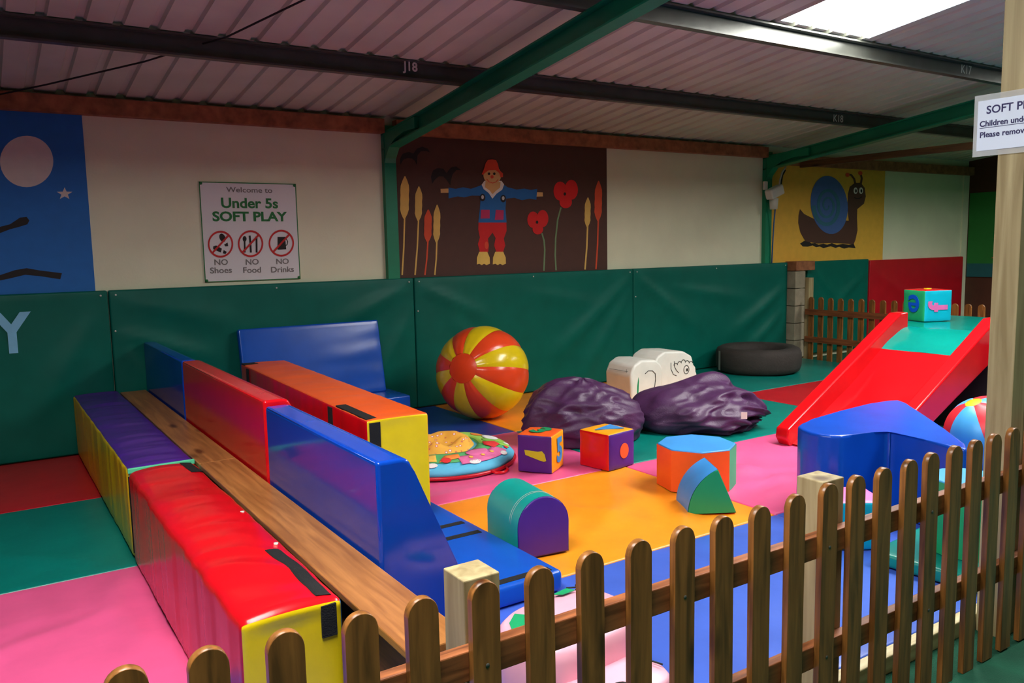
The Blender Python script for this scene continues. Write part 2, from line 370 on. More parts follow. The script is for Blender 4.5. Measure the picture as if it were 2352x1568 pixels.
wheat('wheat_ear', 272, 488, 870, 37, 250, 1378, P['wheat'], P['wheat']); wheat('wheat_ear', 398, 580, 890, 30, 366, 1378, P['wheat'], P['wheat'])
wheat('wheat_ear', 482, 788, 1080, 32, 455, 1378, P['rust'], P['rust']); wheat('wheat_ear', 562, 745, 1085, 29, 544, 1378, P['wheat'], P['wheat'])
wheat('wheat_ear', 1920, 680, 945, 25, 1896, 1328, P['wheat'], P['wheat']); wheat('wheat_ear', 2016, 530, 890, 31, 1995, 1325, P['rust'], P['rust'])
mural_piece(t, 'poppy_stem', strip([(1680, 770), (1650, 880), (1632, 1050), (1628, 1200), (1636, 1335)], 13), A2, P['stem'], 1)
mural_piece(t, 'poppy_stem', strip([(1508, 1000), (1528, 1070), (1534, 1150), (1526, 1340)], 13), A2, P['stem'], 1)
for cx, cy, k in ((1715, 640, 1.0), (1465, 895, .86)):
    for j, (dx, dy, rx, ry) in enumerate(((-42, -18, 60, 86), (58, -30, 60, 90), (8, 80, 56, 56))):
        mural_piece(t, 'poppy_petal', ell(cx+dx*k, cy+dy*k, rx*k, ry*k, 20), A2, P['poppy'], 2+j*.2)
    mural_piece(t, 'poppy_centre', ell(cx, cy+8*k, 11, 15, 12), A2, P['black'], 4)
mural_piece(t, 'arm_stick', [(596, 602), (690, 598), (690, 636), (598, 638)], A2, P['face'], 1); mural_piece(t, 'arm_stick', [(1450, 632), (1516, 634), (1518, 670), (1450, 672)], A2, P['face'], 1)
mural_piece(t, 'trousers', [(938, 900), (1188, 905), (1190, 980), (1165, 1050), (1178, 1110), (1158, 1172), (1098, 1170), (1078, 1110), (1092, 1045), (1064, 995), (1022, 1050), (1030, 1110), (1024, 1172), (950, 1168), (932, 1100), (950, 1040), (936, 970)], A2, P['trouser'], 1)
mural_piece(t, 'knee_patch', ell(1010, 1110, 18, 34), A2, P['hat'], 2)
for x0 in (980, 1124): mural_piece(t, 'shoe', [(x0-36, 1168), (x0+36, 1168), (x0+58, 1220), (x0+60, 1275), (x0+30, 1288), (x0+8, 1276), (x0-14, 1288), (x0-34, 1276), (x0-58, 1282), (x0-56, 1220)], A2, P['shoe'], 2)
mural_piece(t, 'coat', [(668, 590), (730, 602), (800, 588), (870, 602), (960, 570), (1000, 545), (1140, 545), (1200, 588), (1280, 608), (1350, 600), (1410, 612), (1466, 602), (1458, 700), (1400, 690), (1330, 704), (1260, 682), (1186, 690), (1180, 780), (1190, 905), (936, 905), (950, 780), (956, 690), (950, 664), (880, 662), (810, 678), (750, 670), (668, 688)], A2, P['coat'], 2)
mural_piece(t, 'pocket', [(960, 790), (1038, 790), (1038, 868), (956, 870)], A2, P['pocket'], 3); mural_piece(t, 'pocket', [(1094, 790), (1164, 794), (1162, 880), (1084, 882)], A2, P['pocket'], 3)
for cx, cy in ((974, 680), (1160, 690)):
    mural_piece(t, 'button_hole', ell(cx, cy, 25, 34, 12), A2, P['black'], 3); mural_piece(t, 'button', ell(cx, cy-4, 12, 18, 10), A2, P['moon'], 4)
mural_piece(t, 'collar', [(990, 530), (1144, 530), (1168, 562), (1150, 610), (1100, 645), (1063, 690), (1030, 640), (985, 605), (966, 565)], A2, P['white'], 3)
mural_piece(t, 'neck', [(1000, 540), (1136, 540), (1132, 590), (1092, 622), (1064, 650), (1040, 618), (996, 588)], A2, P['face'], 4)
mural_piece(t, 'head', ell(1062, 478, 80, 84, 28), A2, P['face'], 5)
mural_piece(t, 'hat', [(966, 470), (985, 430), (1002, 370), (1022, 342), (1060, 336), (1096, 344), (1112, 380), (1124, 432), (1158, 464), (1158, 496), (1136, 498), (1124, 460), (1090, 432), (1030, 434), (992, 462), (980, 476)], A2, P['hat'], 6)
for cx, cy, rr, mm in ((1032, 466, 11, 'black'), (1080, 466, 11, 'black'), (1060, 494, 14, 'hat')): mural_piece(t, 'face_mark', ell(cx, cy, rr, rr*1.1, 12), A2, P[mm], 6)
mural_piece(t, 'smile', strip([(1012, 512), (1030, 538), (1064, 550), (1096, 540), (1114, 516)], 6), A2, P['hat'], 6)

A3 = (1700, 340, 3.604)
t = panel('snail_mural', 8.112, 10.475, 1.1, 2.36, P['sun'], 'yellow mural of a brown snail with a blue shell')
mural_piece(t, 'foot_shadow', [(496, 790), (530, 768), (566, 770), (590, 788), (620, 786), (650, 800), (690, 790), (720, 800), (760, 786), (800, 802), (850, 792), (900, 800), (940, 790), (956, 828), (900, 822), (860, 832), (820, 816), (790, 826), (750, 812), (690, 828), (660, 814), (630, 820), (600, 805), (560, 816), (520, 814)], A3, P['black'], 1)
mural_piece(t, 'body', [(496, 505), (530, 545), (590, 575), (640, 600), (900, 600), (888, 480), (893, 380), (908, 320), (950, 288), (1000, 288), (1032, 330), (1040, 400), (1025, 460), (970, 505), (968, 580), (972, 680), (955, 760), (940, 795), (860, 790), (760, 785), (640, 790), (540, 770), (500, 700), (482, 620), (484, 560)], A3, P['snail'], 2)
mural_piece(t, 'shell', ell(738, 470, 152, 242, 40, -.12), A3, P['shell'], 3)
sp = []
for i in range(60):
    a = i/59*5*PI; r = 14+i/59*118; sp.append((722+r*math.cos(a)*.86, 475+r*math.sin(a)*1.3))
mural_piece(t, 'shell_spiral', strip(sp, [10+22*i/59 for i in range(60)]), A3, P['swirl'], 4)
for pts in ([(955, 300), (945, 255), (920, 222), (888, 215)], [(1000, 295), (1008, 250), (996, 205)]): mural_piece(t, 'feeler', strip(pts, 16), A3, P['snail'], 3)
for cx, cy in ((890, 222), (996, 208)): mural_piece(t, 'feeler_tip', ell(cx, cy, 17, 17, 12), A3, P['hat'], 4)
for cx in (956, 1001):
    mural_piece(t, 'eye', ell(cx, 352, 16, 27, 16), A3, P['white'], 4); mural_piece(t, 'pupil', ell(cx+3, 354, 7, 15, 12), A3, P['black'], 5)
mural_piece(t, 'smile', strip([(945, 408), (965, 418), (990, 415), (1008, 402)], 7), A3, P['black'], 4)

# right end wall mural (green with an orange creature)
t = empty('green_mural', (XR, 5.6, .85), 'green painted mural panel on the right end wall behind the post', 'mural')
rel_to(box('backing_board', (XR-.014, 3.6, .85), (XR-.001, 6.65, 2.1), P['leafgreen']), t)
o = link('leaf_shape', prism_me('leaf_shape', [(6.28, 1.42), (6.1, 1.36), (5.9, 1.28), (6.15, 1.2), (6.3, 1.13), (6.0, 1.14), (5.7, 1.2), (5.6, 1.3), (5.8, 1.36), (6.0, 1.42)], XR-.018, XR-.0141, 'yz'), P['rust']); rel_to(o, t)
o = box('lower_band', (XR-.017, 3.6, .85), (XR-.0141, 6.65, 1.05), P['teal']); rel_to(o, t)
struct(box('trim_4', (12.47, WY-.02, 0), (XR, WY-.0005, 2.36), M['cream']))

# welcome sign
A4 = (440, 400, 6.032)
q = at_y(440+800/6.032, 400+1490/6.032, WY)
t = empty('welcome_sign', (q.x, WY, q.z), 'white welcome notice board with green lettering and three prohibition symbols', 'sign')
def sp4(u, v): return at_y(440+u/6.032, 400+v/6.032, WY-.012)
c = [sp4(115, 105), sp4(1465, 130), sp4(1490, 1455), sp4(170, 1495)]
sx0, sx1 = (c[0].x+c[3].x)/2, (c[1].x+c[2].x)/2; sz1, sz0 = (c[0].z+c[1].z)/2, (c[2].z+c[3].z)/2
rel_to(box('notice_board', (sx0, WY-.012, sz0), (sx1, WY-.0005, sz1), M['white_board']), t)
for a, b in (((sx0, sz0), (sx1, sz0+.007)), ((sx0, sz1-.007), (sx1, sz1)), ((sx0, sz0), (sx0+.007, sz1)), ((sx1-.007, sz0), (sx1, sz1))):
    rel_to(box('border', (a[0], WY-.0136, a[1]), (b[0], WY-.0121, b[1]), P['signgreen']), t)
for cx in (sx0+.014, sx1-.014):
    for cz in (sz0+.014, sz1-.014):
        me = tube_me('corner_bolt', [(cx, WY-.012, cz), (cx, WY-.017, cz)], .011, 10); rel_to(link('corner_bolt', me, P['signgreen']), t)
def line4(s, u, v, size, m, bold=0, nm='lettering', sx=1):
    q = sp4(u, v); o = text(nm, s, size, m, None, frame((q.x, WY-.0135, q.z), (1, 0, 0), (0, 0, 1)), .0006, bold, sx=sx); rel_to(o, t)
line4('Welcome to', 805, 222, .058, P['signgrey'], .0005, sx=1.22); line4('Under 5s', 808, 408, .108, P['signgreen'], .003, sx=1.12); line4('SOFT PLAY', 812, 592, .102, P['signgreen'], .0035, sx=1.17)
for s1, s2, u, v in (('NO', 'Shoes', 408, 1222), ('NO', 'Food', 838, 1218), ('NO', 'Drinks', 1258, 1210)):
    line4(s1, u, v, .062, P['signgrey'], .001, sx=1.1); line4(s2, u, v+112, .064, P['signgrey'], .001, sx=1.12)
def w4(name, pts, m, layer): rel_to(flat(name, pts, A4, m, None, layer), t)
for cx, cy in ((402, 968), (818, 962), (1244, 955)):
    ri, ro, n = 160, 183, 36; inner = ell(cx, cy, ri*.96, ri*1.0, n); outer = ell(cx, cy, ro*.96, ro*1.02, n)
    bm = bmesh.new(); yy = WY-.0155
    V = [[bm.verts.new((p.x, yy, p.z)) for p in [at_y(440+u/6.032, 400+v/6.032, yy) for u, v in L]] for L in (inner, outer)]
    for i in range(n): bm.faces.new((V[0][i], V[0][(i+1) % n], V[1][(i+1) % n], V[1][i]))
    ex = bmesh.ops.extrude_face_region(bm, geom=bm.faces[:]); bmesh.ops.translate(bm, verts=[g for g in ex['geom'] if isinstance(g, bmesh.types.BMVert)], vec=(0, .0015, 0))
    rel_to(link('prohibition_ring', bm_mesh('prohibition_ring', bm), P['signred']), t)
    w4('prohibition_bar', strip([(cx-118, cy+128), (cx+118, cy-128)], 26), P['signred'], 3)
w4('shoe_symbol', ell(428, 880, 40, 62, 16, -.4), P['black'], 1); w4('shoe_symbol', [(300, 1000), (340, 985), (420, 1030), (405, 1085), (350, 1060), (300, 1035)], P['black'], 1)
w4('shoe_symbol', [(450, 975), (500, 945), (508, 995), (470, 1000)], P['black'], 1); w4('shoe_symbol', [(445, 1050), (490, 1075), (470, 1105), (435, 1095)], P['black'], 1)
w4('spoon_symbol', ell(735, 895, 27, 40, 16) , P['black'], 1); w4('spoon_symbol', strip([(735, 930), (738, 1085)], 22), P['black'], 1.2)
w4('knife_symbol', strip([(805, 850), (815, 950), (822, 1085)], 26), P['black'], 1); w4('fork_symbol', strip([(900, 860), (902, 1085)], 26), P['black'], 1)
w4('mug_symbol', [(1192, 868), (1318, 868), (1300, 910), (1312, 1040), (1192, 1045)], P['black'], 1); w4('mug_symbol', strip([(1310, 890), (1332, 930), (1325, 975), (1300, 990)], 12), P['black'], 1.2)

# ------------------------------------------------------------------ padded wall mats
def wall_mat(x0, x1, z1, label, m, folds, seed, stud=True, letter=False):
    t = empty('wall_mat', ((x0+x1)/2, WY, 0), label, 'wall mat', group='padded wall mats')
    wd = x1-x0; th = .063
    def d(p, n):
        if n.y > -.5: return 0
        e = min(1, (wd/2-abs(p.x))/.12, (z1/2-abs(p.z))/.12)
        return max(0, e)*(seg_disp(p.x+wd/2, p.z+z1/2, folds) + .011*nz(p.x*1.3, p.z*1.6, 0, seed) + .004*nz(p.x*4, p.z*3, 1, seed)) + .006*e
    o = softbox('cover', (wd-.006, th, z1), m, t, .014, d, (46, 2, 24)); o.location = (0, -th/2, 0)
    if stud:
        for k in range(3):
            x = -wd/2+.05+k*(wd-.1)/2
            tube('stud', [(x, -th-.001, z1-.035), (x, -th-.006, z1-.035)], .007, M['plastic'], t, 8)
        tube('stud', [(-wd/2+.03, -th-.001, z1-.30), (-wd/2+.03, -th-.006, z1-.30)], .007, M['plastic'], t, 8)
    if letter:
        text('letter', 'Y', .38, P['letterblue'], t, frame((.19-(x0+x1)/2, -th-.012, .90), (1, 0, 0), (0, 0, 1)), .002, .012, sx=.88)
    return t
wall_mat(-1.69, .81, 1.18, 'dark green padded wall mat with a pale blue letter below the moon mural', M['wallgreen'], [(.2, 1.1, 1.4, .5, .012, .08), (2.4, 1.0, 1.9, .2, .012, .07)], 1, letter=True)
wall_mat(.81, 3.29, 1.18, 'dark green padded wall mat below the welcome sign', M['wallgreen'], [(.03, .88, .7, .62, .02, .05), (.03, .88, .35, .3, .016, .05), (2.4, 1.1, 1.7, .8, .016, .06), (.05, 1.12, .9, .9, .012, .06), (2.44, .9, 2.1, .3, .014, .05)], 2)
wall_mat(3.29, 5.89, 1.18, 'dark green padded wall mat below the scarecrow mural', M['wallgreen'], [(.03, 1.12, .8, .75, .016, .05), (2.55, 1.1, 1.5, .3, .02, .07), (2.5, .9, 1.9, .1, .016, .06), (.3, .9, .9, .2, .012, .07), (1.2, 1.0, 2.2, .8, .01, .06)], 3)
wall_mat(5.89, 8.42, 1.18, 'dark green padded wall mat behind the tyre', M['wallgreen'], [(.03, 1.1, .9, .5, .02, .06), (2.5, .9, 1.5, .35, .022, .07), (2.45, .6, 1.8, .15, .018, .05), (.6, .95, 1.9, .75, .012, .06)], 4)
wall_mat(8.80, 10.09, 1.18, 'green padded mat on the wall below the snail', M['wallgreen'], [(.1, 1.1, .8, .5, .014, .06), (1.2, 1.0, .5, .6, .014, .05)], 5, False)
wall_mat(10.11, 12.46, 1.16, 'dark red padded mat on the wall in the far corner', M['m_red'], [(.1, 1.0, 1.2, .5, .01, .08)], 6, False)
# pillar at the end of the wall mats
t = empty('block_pillar', (8.53, 6.6, 0), 'narrow pillar of stacked concrete blocks at end of wall mats', 'pillar')
for k in range(5): box('block', (-.10, -.08, k*.215), (.09, .08, k*.215+.208), M['concrete'], t, .006)
box('cap_block', (-.10, -.09, 1.075), (.26, .08, 1.19), M['lintel'], t, .006)
tag(box('fence_end_post', (8.625, 6.47, -.06), (8.715, 6.56, .985), M['post'], bevel=.004), 'pale square timber post where side fence meets the block pillar', 'post')

# ------------------------------------------------------------------ floor mats
def floor_mat(x0, x1, y0, y1, m, label, seed, folds=(), amp=.006):
    wd, dp = x1-x0, y1-y0
    def d(p, n):
        if n.z < .5: return 0
        e = max(0, min(1, (wd/2-abs(p.x))/.15, (dp/2-abs(p.y))/.15))
        return e*(amp*1.7*(nz(p.x*1.4, p.y*1.6, 0, seed)+.5*nz(p.x*3.7, p.y*3, 2, seed)) + seg_disp(p.x+wd/2, p.y+dp/2, folds))
    o = softbox('floor_mat', (wd-.004, dp-.004, .055), m, None, .012, d, (44, 26, 1)); o.location = ((x0+x1)/2, (y0+y1)/2, -.056)
    return tag(o, label, 'floor mat', 'vinyl floor mats')
YR = [1.60, 2.775, 4.0, 5.28, 6.625]; YA = [1.60, 2.775, 4.045, 5.355, 6.625]; XC = [-1.62, .9, 3.46, 5.98, 8.5]
floor_mat(XC[0], XC[1], YA[3], YA[4], M['m_red'], 'dark red floor mat against the wall mats at far left', 11)
floor_mat(XC[0], XC[1], YA[2], YA[3], M['m_green'], 'teal green floor mat left of the purple block', 12, [(2.1, .05, 1.2, .9, .006, .06)])
floor_mat(XC[0], XC[1], YA[1], YA[2], M['m_pink'], 'pink floor mat left of the red block', 13, [(2.1, 1.22, 1.95, .7, .012, .04), (2.0, .8, 1.3, .5, .010, .06), (2.0, .75, 2.1, .1, .012, .06), (1.0, .7, 1.8, .9, .008, .06)], .009)
floor_mat(XC[0], XC[1], YA[0], YA[1], M['m_blue'], 'blue floor mat in the near left corner behind the fence', 14)
floor_mat(XC[1], XC[2], YR[3], YR[4], M['m_navy'], 'navy blue floor mat under the beach ball', 15)
floor_mat(XC[1], XC[2], YR[2], YR[3], M['m_pink'], 'pink floor mat under the baby play nest', 16, [(.5, .1, 2.3, .12, .008, .05)])
floor_mat(XC[1], XC[2], YR[1], YR[2], M['m_orange'], 'orange floor mat under the arch block', 17, [(1.7, .9, 1.9, .35, .012, .05), (1.5, .3, 2.2, .7, .010, .08), (1.3, .6, 1.75, .6, .010, .06), (2.0, .1, 2.4, .5, .012, .06)], .009)
floor_mat(XC[1], XC[2], YR[0], YR[1], M['m_blue'], 'long blue floor mat just behind the front fence', 18, [(1.9, .3, 2.4, .9, .012, .05)])
floor_mat(XC[2], XC[3], YR[3], YR[4], M['m_orange'], 'orange floor mat under the white dog seat', 19)
floor_mat(XC[2], XC[3], YR[2], YR[3], M['m_green'], 'teal floor mat under the sprawling beanbag', 20, [(1.3, .3, 2.3, .8, .010, .08), (1.2, .1, 1.9, .9, .010, .06)])
floor_mat(XC[2], XC[3], YR[1], YR[2], M['m_pink'], 'creased pink floor mat left of the slide foot', 21, [(.1, .9, .8, .5, .014, .06), (.2, .5, .9, .3, .016, .05), (.5, 1.1, .6, .2, .012, .06), (.1, .2, .6, .35, .014, .05)], .012)
floor_mat(XC[2], XC[3], YR[0], YR[1], M['m_blue'], 'blue floor mat by the tall post', 22, [(.2, .2, 1.4, .9, .012, .05)])
floor_mat(XC[3], XC[4], YR[3], YR[4], M['m_green'], 'dark green floor mat under the tyre', 23)
floor_mat(XC[3], XC[4], YR[2], YR[3], M['m_red'], 'dark red floor mat behind the slide', 24)
floor_mat(XC[3], XC[4], YR[1], YR[2], M['m_green'], 'green floor mat under the slide platform', 25)
floor_mat(XC[3], XC[4], YR[0], YR[1], M['m_blue'], 'blue floor mat at the near right beyond the post', 26)
tag(box('timber_kerb', (-1.7, 1.549, -.06), (8.5, 1.596, .004), M['kerb'], bevel=.004), 'pale timber kerb board along the foot of the front fence', 'kerb')

# ------------------------------------------------------------------ foam blocks and bench at left
def wr(seed, amp=.008, fx=2, fy=9, puff=.01, ridge=0):
    """padded cover: puffed top, gathers running across the top and down the sides"""
    def d(p, n):
        sx = max(0, 1-(abs(p.x)/.16)**2)
        top = max(0, n.z); side = abs(n.x)
        g = nz(p.x*fx, p.y*fy + 1.2*p.x, p.z*fx*.6, seed) + .5*nz(p.x*fx*1.4, p.y*fy*2.3, p.z*1.2, seed+3)
        q = nz(p.x*2, p.y*22, p.z*1.5, seed+5)
        rg = 1-2.4*abs(nz(p.x*.9, p.y*4.6+9*p.x*p.x+1.2*nz(p.x*2, p.y*2, 0, seed), .3, seed+9))
        return top*(puff*sx + amp*g*(.25+.75*sx) + ridge*rg*sx) + (side if n.x < 0 else 0)*(amp*.9*g*max(0, min(1, (p.z+.25)/.3)) + amp*.35*q) + max(0, -n.y)*amp*.3*g
    return d
t = empty('foam_block', (.68, 5.375, 0), 'long purple topped foam block with yellow side in the left corner', 'foam block', group='long foam blocks')
softbox('block', (.30, 2.48, .435), dict(top=M['purple'], left=M['yellow'], right=M['skyblue'], front=M['mint'], back=M['yellow']), t, .022, wr(31, .008, 1.5, 9, .008, .006), (8, 150, 8), dict(left='side_panel', right='side_panel', front='end_panel', back='end_panel'))
box('seam_piping', (-.15, -1.25, .415), (.15, -1.236, .440), M['mint'], t, .004)
box('velcro_strip', (-.15, -1.2435, .03), (-.10, -1.2385, .40), M['velcro'], t)
t = empty('foam_block', (.675, 3.14, 0), 'long shiny red foam block with yellow end beside the plank', 'foam block', group='long foam blocks')
f32 = wr(32, .008, 1.2, 5.5, .016, .009)
softbox('block', (.30, 1.90, .43), dict(top=M['red'], left=M['red'], right=M['skyblue'], front=M['yellow'], back=M['yellow']), t, .026, f32, (10, 150, 10), dict(left='side_panel', right='side_panel', front='end_panel', back='end_panel'))
def strap(name, pts, wd, parent, m=None, th=.003):      # flat strip following a line on the top (x, y, z)
    v = []; f = []
    for i, p in enumerate(pts):
        a = Vector(pts[max(0, i-1)]); b = Vector(pts[min(len(pts)-1, i+1)]); d = (b-a).normalized(); s = Vector((-d.y, d.x, 0)).normalized()*wd/2
        for q in (Vector(p)-s, Vector(p)+s): v += [q, q+Vector((0, 0, th))]
    for i in range(len(pts)-1):
        k = 4*i
        f += [(k+1, k+3, k+7, k+5), (k, k+4, k+6, k+2), (k, k+1, k+5, k+4), (k+2, k+6, k+7, k+3)]
    f += [(0, 2, 3, 1), (len(v)-4, len(v)-3, len(v)-1, len(v)-2)]
    return link(name, mesh(name, v, f), m or M['velcro'], parent)
def on_top(pts, wd, hz, f, k=10):      # velcro following the padded top
    v = []; fc = []; P2 = [Vector(p) for p in pts]
    for i in range(k+1):
        q = i/k*(len(P2)-1); j = min(int(q), len(P2)-2); c = P2[j].lerp(P2[j+1], q-j)
        for m_ in range(4):
            x = c.x+wd*(m_/3-.5); z = hz+f(Vector((x, c.y, hz/2)), Vector((0, 0, 1))); v += [(x, c.y, z-.002), (x, c.y, z+.0025)]
    for i in range(k):
        for m_ in range(3):
            a_ = 8*i+2*m_; fc += [(a_+1, a_+3, a_+11, a_+9), (a_, a_+8, a_+10, a_+2)]
        fc += [(8*i, 8*i+1, 8*i+9, 8*i+8), (8*i+6, 8*i+14, 8*i+15, 8*i+7)]
    return mesh('velcro_strip', v, fc, True)
link('velcro_strip', on_top([(.10, .93), (.098, .85), (.115, .74)], .05, .43, f32), M['velcro'], t)
link('velcro_strip', on_top([(.085, -.48), (.10, -.65), (.103, -.80), (.10, -.925)], .045, .43, f32, 20), M['velcro'], t)
box('velcro_strip', (.08, -.958, .33), (.125, -.949, .425), M['velcro'], t)
for y in (-.42, .0): tube('stud', [(.118, y, .436), (.118, y, .446)], .008, M['plastic'], t)
# plank bench / low partition
t = empty('plank_bench', (.935, 4.16, 0), 'long varnished wooden plank bench between the foam blocks and slabs', 'bench')
box('plank', (-.10, -2.38, .405), (.075, -.1, .43), M['plank'], t, .004); box('plank', (-.10, -.097, .405), (.075, 2.42, .43), M['plank'], t, .004)
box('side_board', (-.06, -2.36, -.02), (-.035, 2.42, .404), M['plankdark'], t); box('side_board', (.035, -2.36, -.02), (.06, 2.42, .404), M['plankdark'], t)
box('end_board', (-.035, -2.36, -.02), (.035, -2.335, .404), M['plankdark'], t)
# slabs standing along the bench
def slab(x0, y0, y1, h, top, bot, m, label, bev=.022):
    t = empty('foam_slab', (x0, (y0+y1)/2, 0), label, 'foam slab', group='wedge slabs along the bench')
    L = (y1-y0)/2-.002
    link('cover', prism_me('cover', [(0, 0), (bot, 0), (top+.012, h-.05), (top-.006, h-.008), (top-.03, h), (0, h)], -L, L, 'xz', bev, 4, True), m, t)
    tube('seam', [(.003, -L+.02, h-.006), (.003, L-.02, h-.006)], .0025, m, t, 6)
    return t
slab(1.02, 5.27, 6.60, .785, .10, .30, M['blueslab'], 'dark blue wedge slab at far end of the plank by the wall')
slab(1.02, 3.57, 5.25, .785, .12, .32, M['redslab'], 'glossy red wedge slab in middle of the row along the plank')
slab(1.02, 2.36, 3.55, .765, .12, .45, M['blueslab'], 'glossy blue wedge slab nearest the fence reflecting the red block')
# low blue step mat with velcro bars
t = empty('blue_step', (1.648, 3.58, 0), 'low blue step mat with black velcro bars beside the blue slab', 'step mat')
softbox('cover', (.63, 1.86, .092), M['bluelow'], t, .022, None, (6, 12, 1))
for y in (-.16, -.32, -.885): box('velcro_bar', (-.05, y-.02, .092), (.275, y+.02, .0935), M['velcro'], t)
# orange / red / yellow block
t = empty('foam_block', (1.70, 4.80, .093), 'tall orange topped foam block with red side and yellow end', 'foam block', rz=-.03, group='long foam blocks')
softbox('block', (.325, 2.46, .537), dict(top=M['orange'], left=M['red'], right=M['orange'], front=M['yellow'], back=M['yellow']), t, .014, wr(33, .005, 2, 8, .004, .0035), (8, 120, 10), dict(left='side_panel', right='side_panel', front='end_panel', back='end_panel'))
box('velcro_strip', (-.155, -1.21, .534), (-.10, -.78, .5425), M['velcro'], t, .001); box('velcro_strip', (-.16, 1.13, .534), (-.06, 1.22, .5425), M['velcro'], t, .001)
box('velcro_strip', (-.150, -1.237, .05), (-.095, -1.226, .525), M['velcro'], t, .001)
for y in (-.72, 1.02): box('velcro_strip', (-.170, y-.028, .03), (-.158, y+.028, .525), M['velcro'], t, .001)
# blue slab leaning on the wall + low blue box
o = softbox('leaning_slab', (1.19, .06, .62), M['bluelow'], None, .014, lambda p, n: .006*nz(p.x*2.2, p.z*9, 0, 5)*max(0, min(1, (p.x+.1)/.5)) if n.y < -.5 else 0, (30, 2, 22))
o.location = (2.295, 6.44, .225); o.rotation_euler = (-.21, 0, 0); tag(o, 'wrinkled blue slab leaning against the wall mat behind the orange block', 'foam slab')
o = softbox('blue_box', (1.28, .50, .23), M['bluelow'], None, .014, None, (4, 4, 3)); o.location = (2.32, 6.345, 0); tag(o, 'low dark blue foam box under the leaning slab', 'foam box')

# ------------------------------------------------------------------ beach ball
def sphere_ball(c, r, axis, roll, npan, capang, mats, capm, label, name):
    t = empty(name, (c[0], c[1], c[2]-r), label, 'ball')
    ax = Vector(axis).normalized(); q = Vector((0, 0, 1)).rotation_difference(ax).to_matrix()
    def pt(th, ph, k=1): return q @ Vector((math.sin(th)*math.cos(ph), math.sin(th)*math.sin(ph), math.cos(th)))*r*k + Vector((0, 0, r))
    for i in range(npan):
        p0, p1 = roll+2*PI*i/npan, roll+2*PI*(i+1)/npan
        me = grid_me('panel', 0, 1, 0, 1, 8, 22, lambda u, v: pt(capang+(PI-2*capang)*v, p0+(p1-p0)*u, 1-.016*(abs(2*u-1)**3) - .010*(abs(2*v-1)**6)+.008*nz(u*3+i*5, v*4, 0)))
        link('panel', me, mats[i % len(mats)], t)
    for e in (0, 1):
        me = grid_me('end_cap', 0, capang, 0, 2*PI, 5, 24, lambda th, ph: pt(PI-th if e else th, ph, .984+.006*(1-th/capang)))
        link('end_cap', me, capm, t)
    return t
bc = Vector((3.515, 5.85, .393)); vd = (bc-Vector((0, 0, CAM_H))).normalized(); rr_ = vd.cross(Vector((0, 0, 1))).normalized(); uu_ = rr_.cross(vd)
sphere_ball(bc, .393, -vd*.9 - rr_*.42 + uu_*.10, .18, 12, .32, [M['ballyellow'], M['ballorange']], M['ballorange'], 'large orange and yellow striped beach ball against the wall mat', 'beach_ball')

# ------------------------------------------------------------------ number cubes
def cube(c, s, rz, mats, label, sy=None, sz=None):
    t = empty('soft_cube', (c[0], c[1], c[2]), label, 'soft cube', rz, 'soft play cubes')
    pn = softbox('cube', (s, sy or s, sz or s), mats, t, .012, lambda p, n: .006*max(0, 1-(abs(p.x*n.y)+abs(p.x*n.z)+abs(p.y*n.x)+abs(p.y*n.z)+abs(p.z*n.x)+abs(p.z*n.y))/s*1.1)+.002*nz(p.x*14, p.y*14, p.z*14), (8, 8, 8))
    return t, pn
s = .235
t, pn = cube((2.992, 4.268, 0), s, .61, dict(top=M['orange'], front=M['amber'], left=M['violet'], right=M['amber'], back=M['orange']), 'purple and yellow soft cube showing the number one', .235, .245)
e = s/2+.0085
prism('number', [(-u, v_) for u, v_ in [(-.066, .147), (.024, .142), (.052, .147), (.07, .127), (.08, .086), (.066, .08), (.031, .088), (-.06, .116)]], -e, -e+.004, mat('vinyl_lime', (190, 196, 30), .5), pn['left'], 'yz')
text('number', '5', .21, M['skyblue'], pn['front'], frame((.01, -e, .125), (1, 0, 0), (0, 0, 1)), .001, .009)
text('number', '3', .2, M['green'], pn['top'], frame((0, 0, .2535), (-.5, -1, 0), (1, -.5, 0)), .001, .010)
s = .255
t, pn = cube((3.387, 4.075, 0), s, .16, dict(top=M['amber'], front=M['violet'], left=M['red'], right=M['red'], back=M['violet']), 'red and purple soft cube with an orange spot', .255, .24); e = s/2+.0085
prism('spot', ell(.015, .115, .042, .05, 24), -e-.001, -e+.002, M['orange'], pn['front']); prism('triangle', [(-.095, .02), (.07, -.09), (.09, .05)], .2455, .2500, M['skyblue'], pn['top'], 'xy')
s = .26
t, pn = cube((6.68, 3.84, .752), s, -.36, dict(top=M['red'], front=M['cyan'], left=M['green'], right=M['green'], back=M['cyan']), 'green and turquoise soft letter cube on top of the slide platform', .26, .26); e = s/2+.0085
text('letter', 'e', .30, M['blue'], pn['left'], frame((-e, -.01, .125), (0, 1, 0), (0, 0, -1)), .001, .004)
text('letter', 'f', .25, mat('vinyl_mauve', (206, 96, 160), .5), pn['front'], frame((.0, -e, .12), (0, 0, 1), (-1, 0, 0)), .001, .008)
tube('yellow_spot', [(0, 0, .266), (0, 0, .2705)], .03, M['yellow'], pn['top'], 16)
t, pn = cube((3.41, 2.31, 0), .25, -.6, dict(top=M['hotpink'], front=M['cyan'], left=M['cyan'], right=M['red'], back=M['red']), 'pink topped turquoise soft cube behind the second fence post', .25, .23)

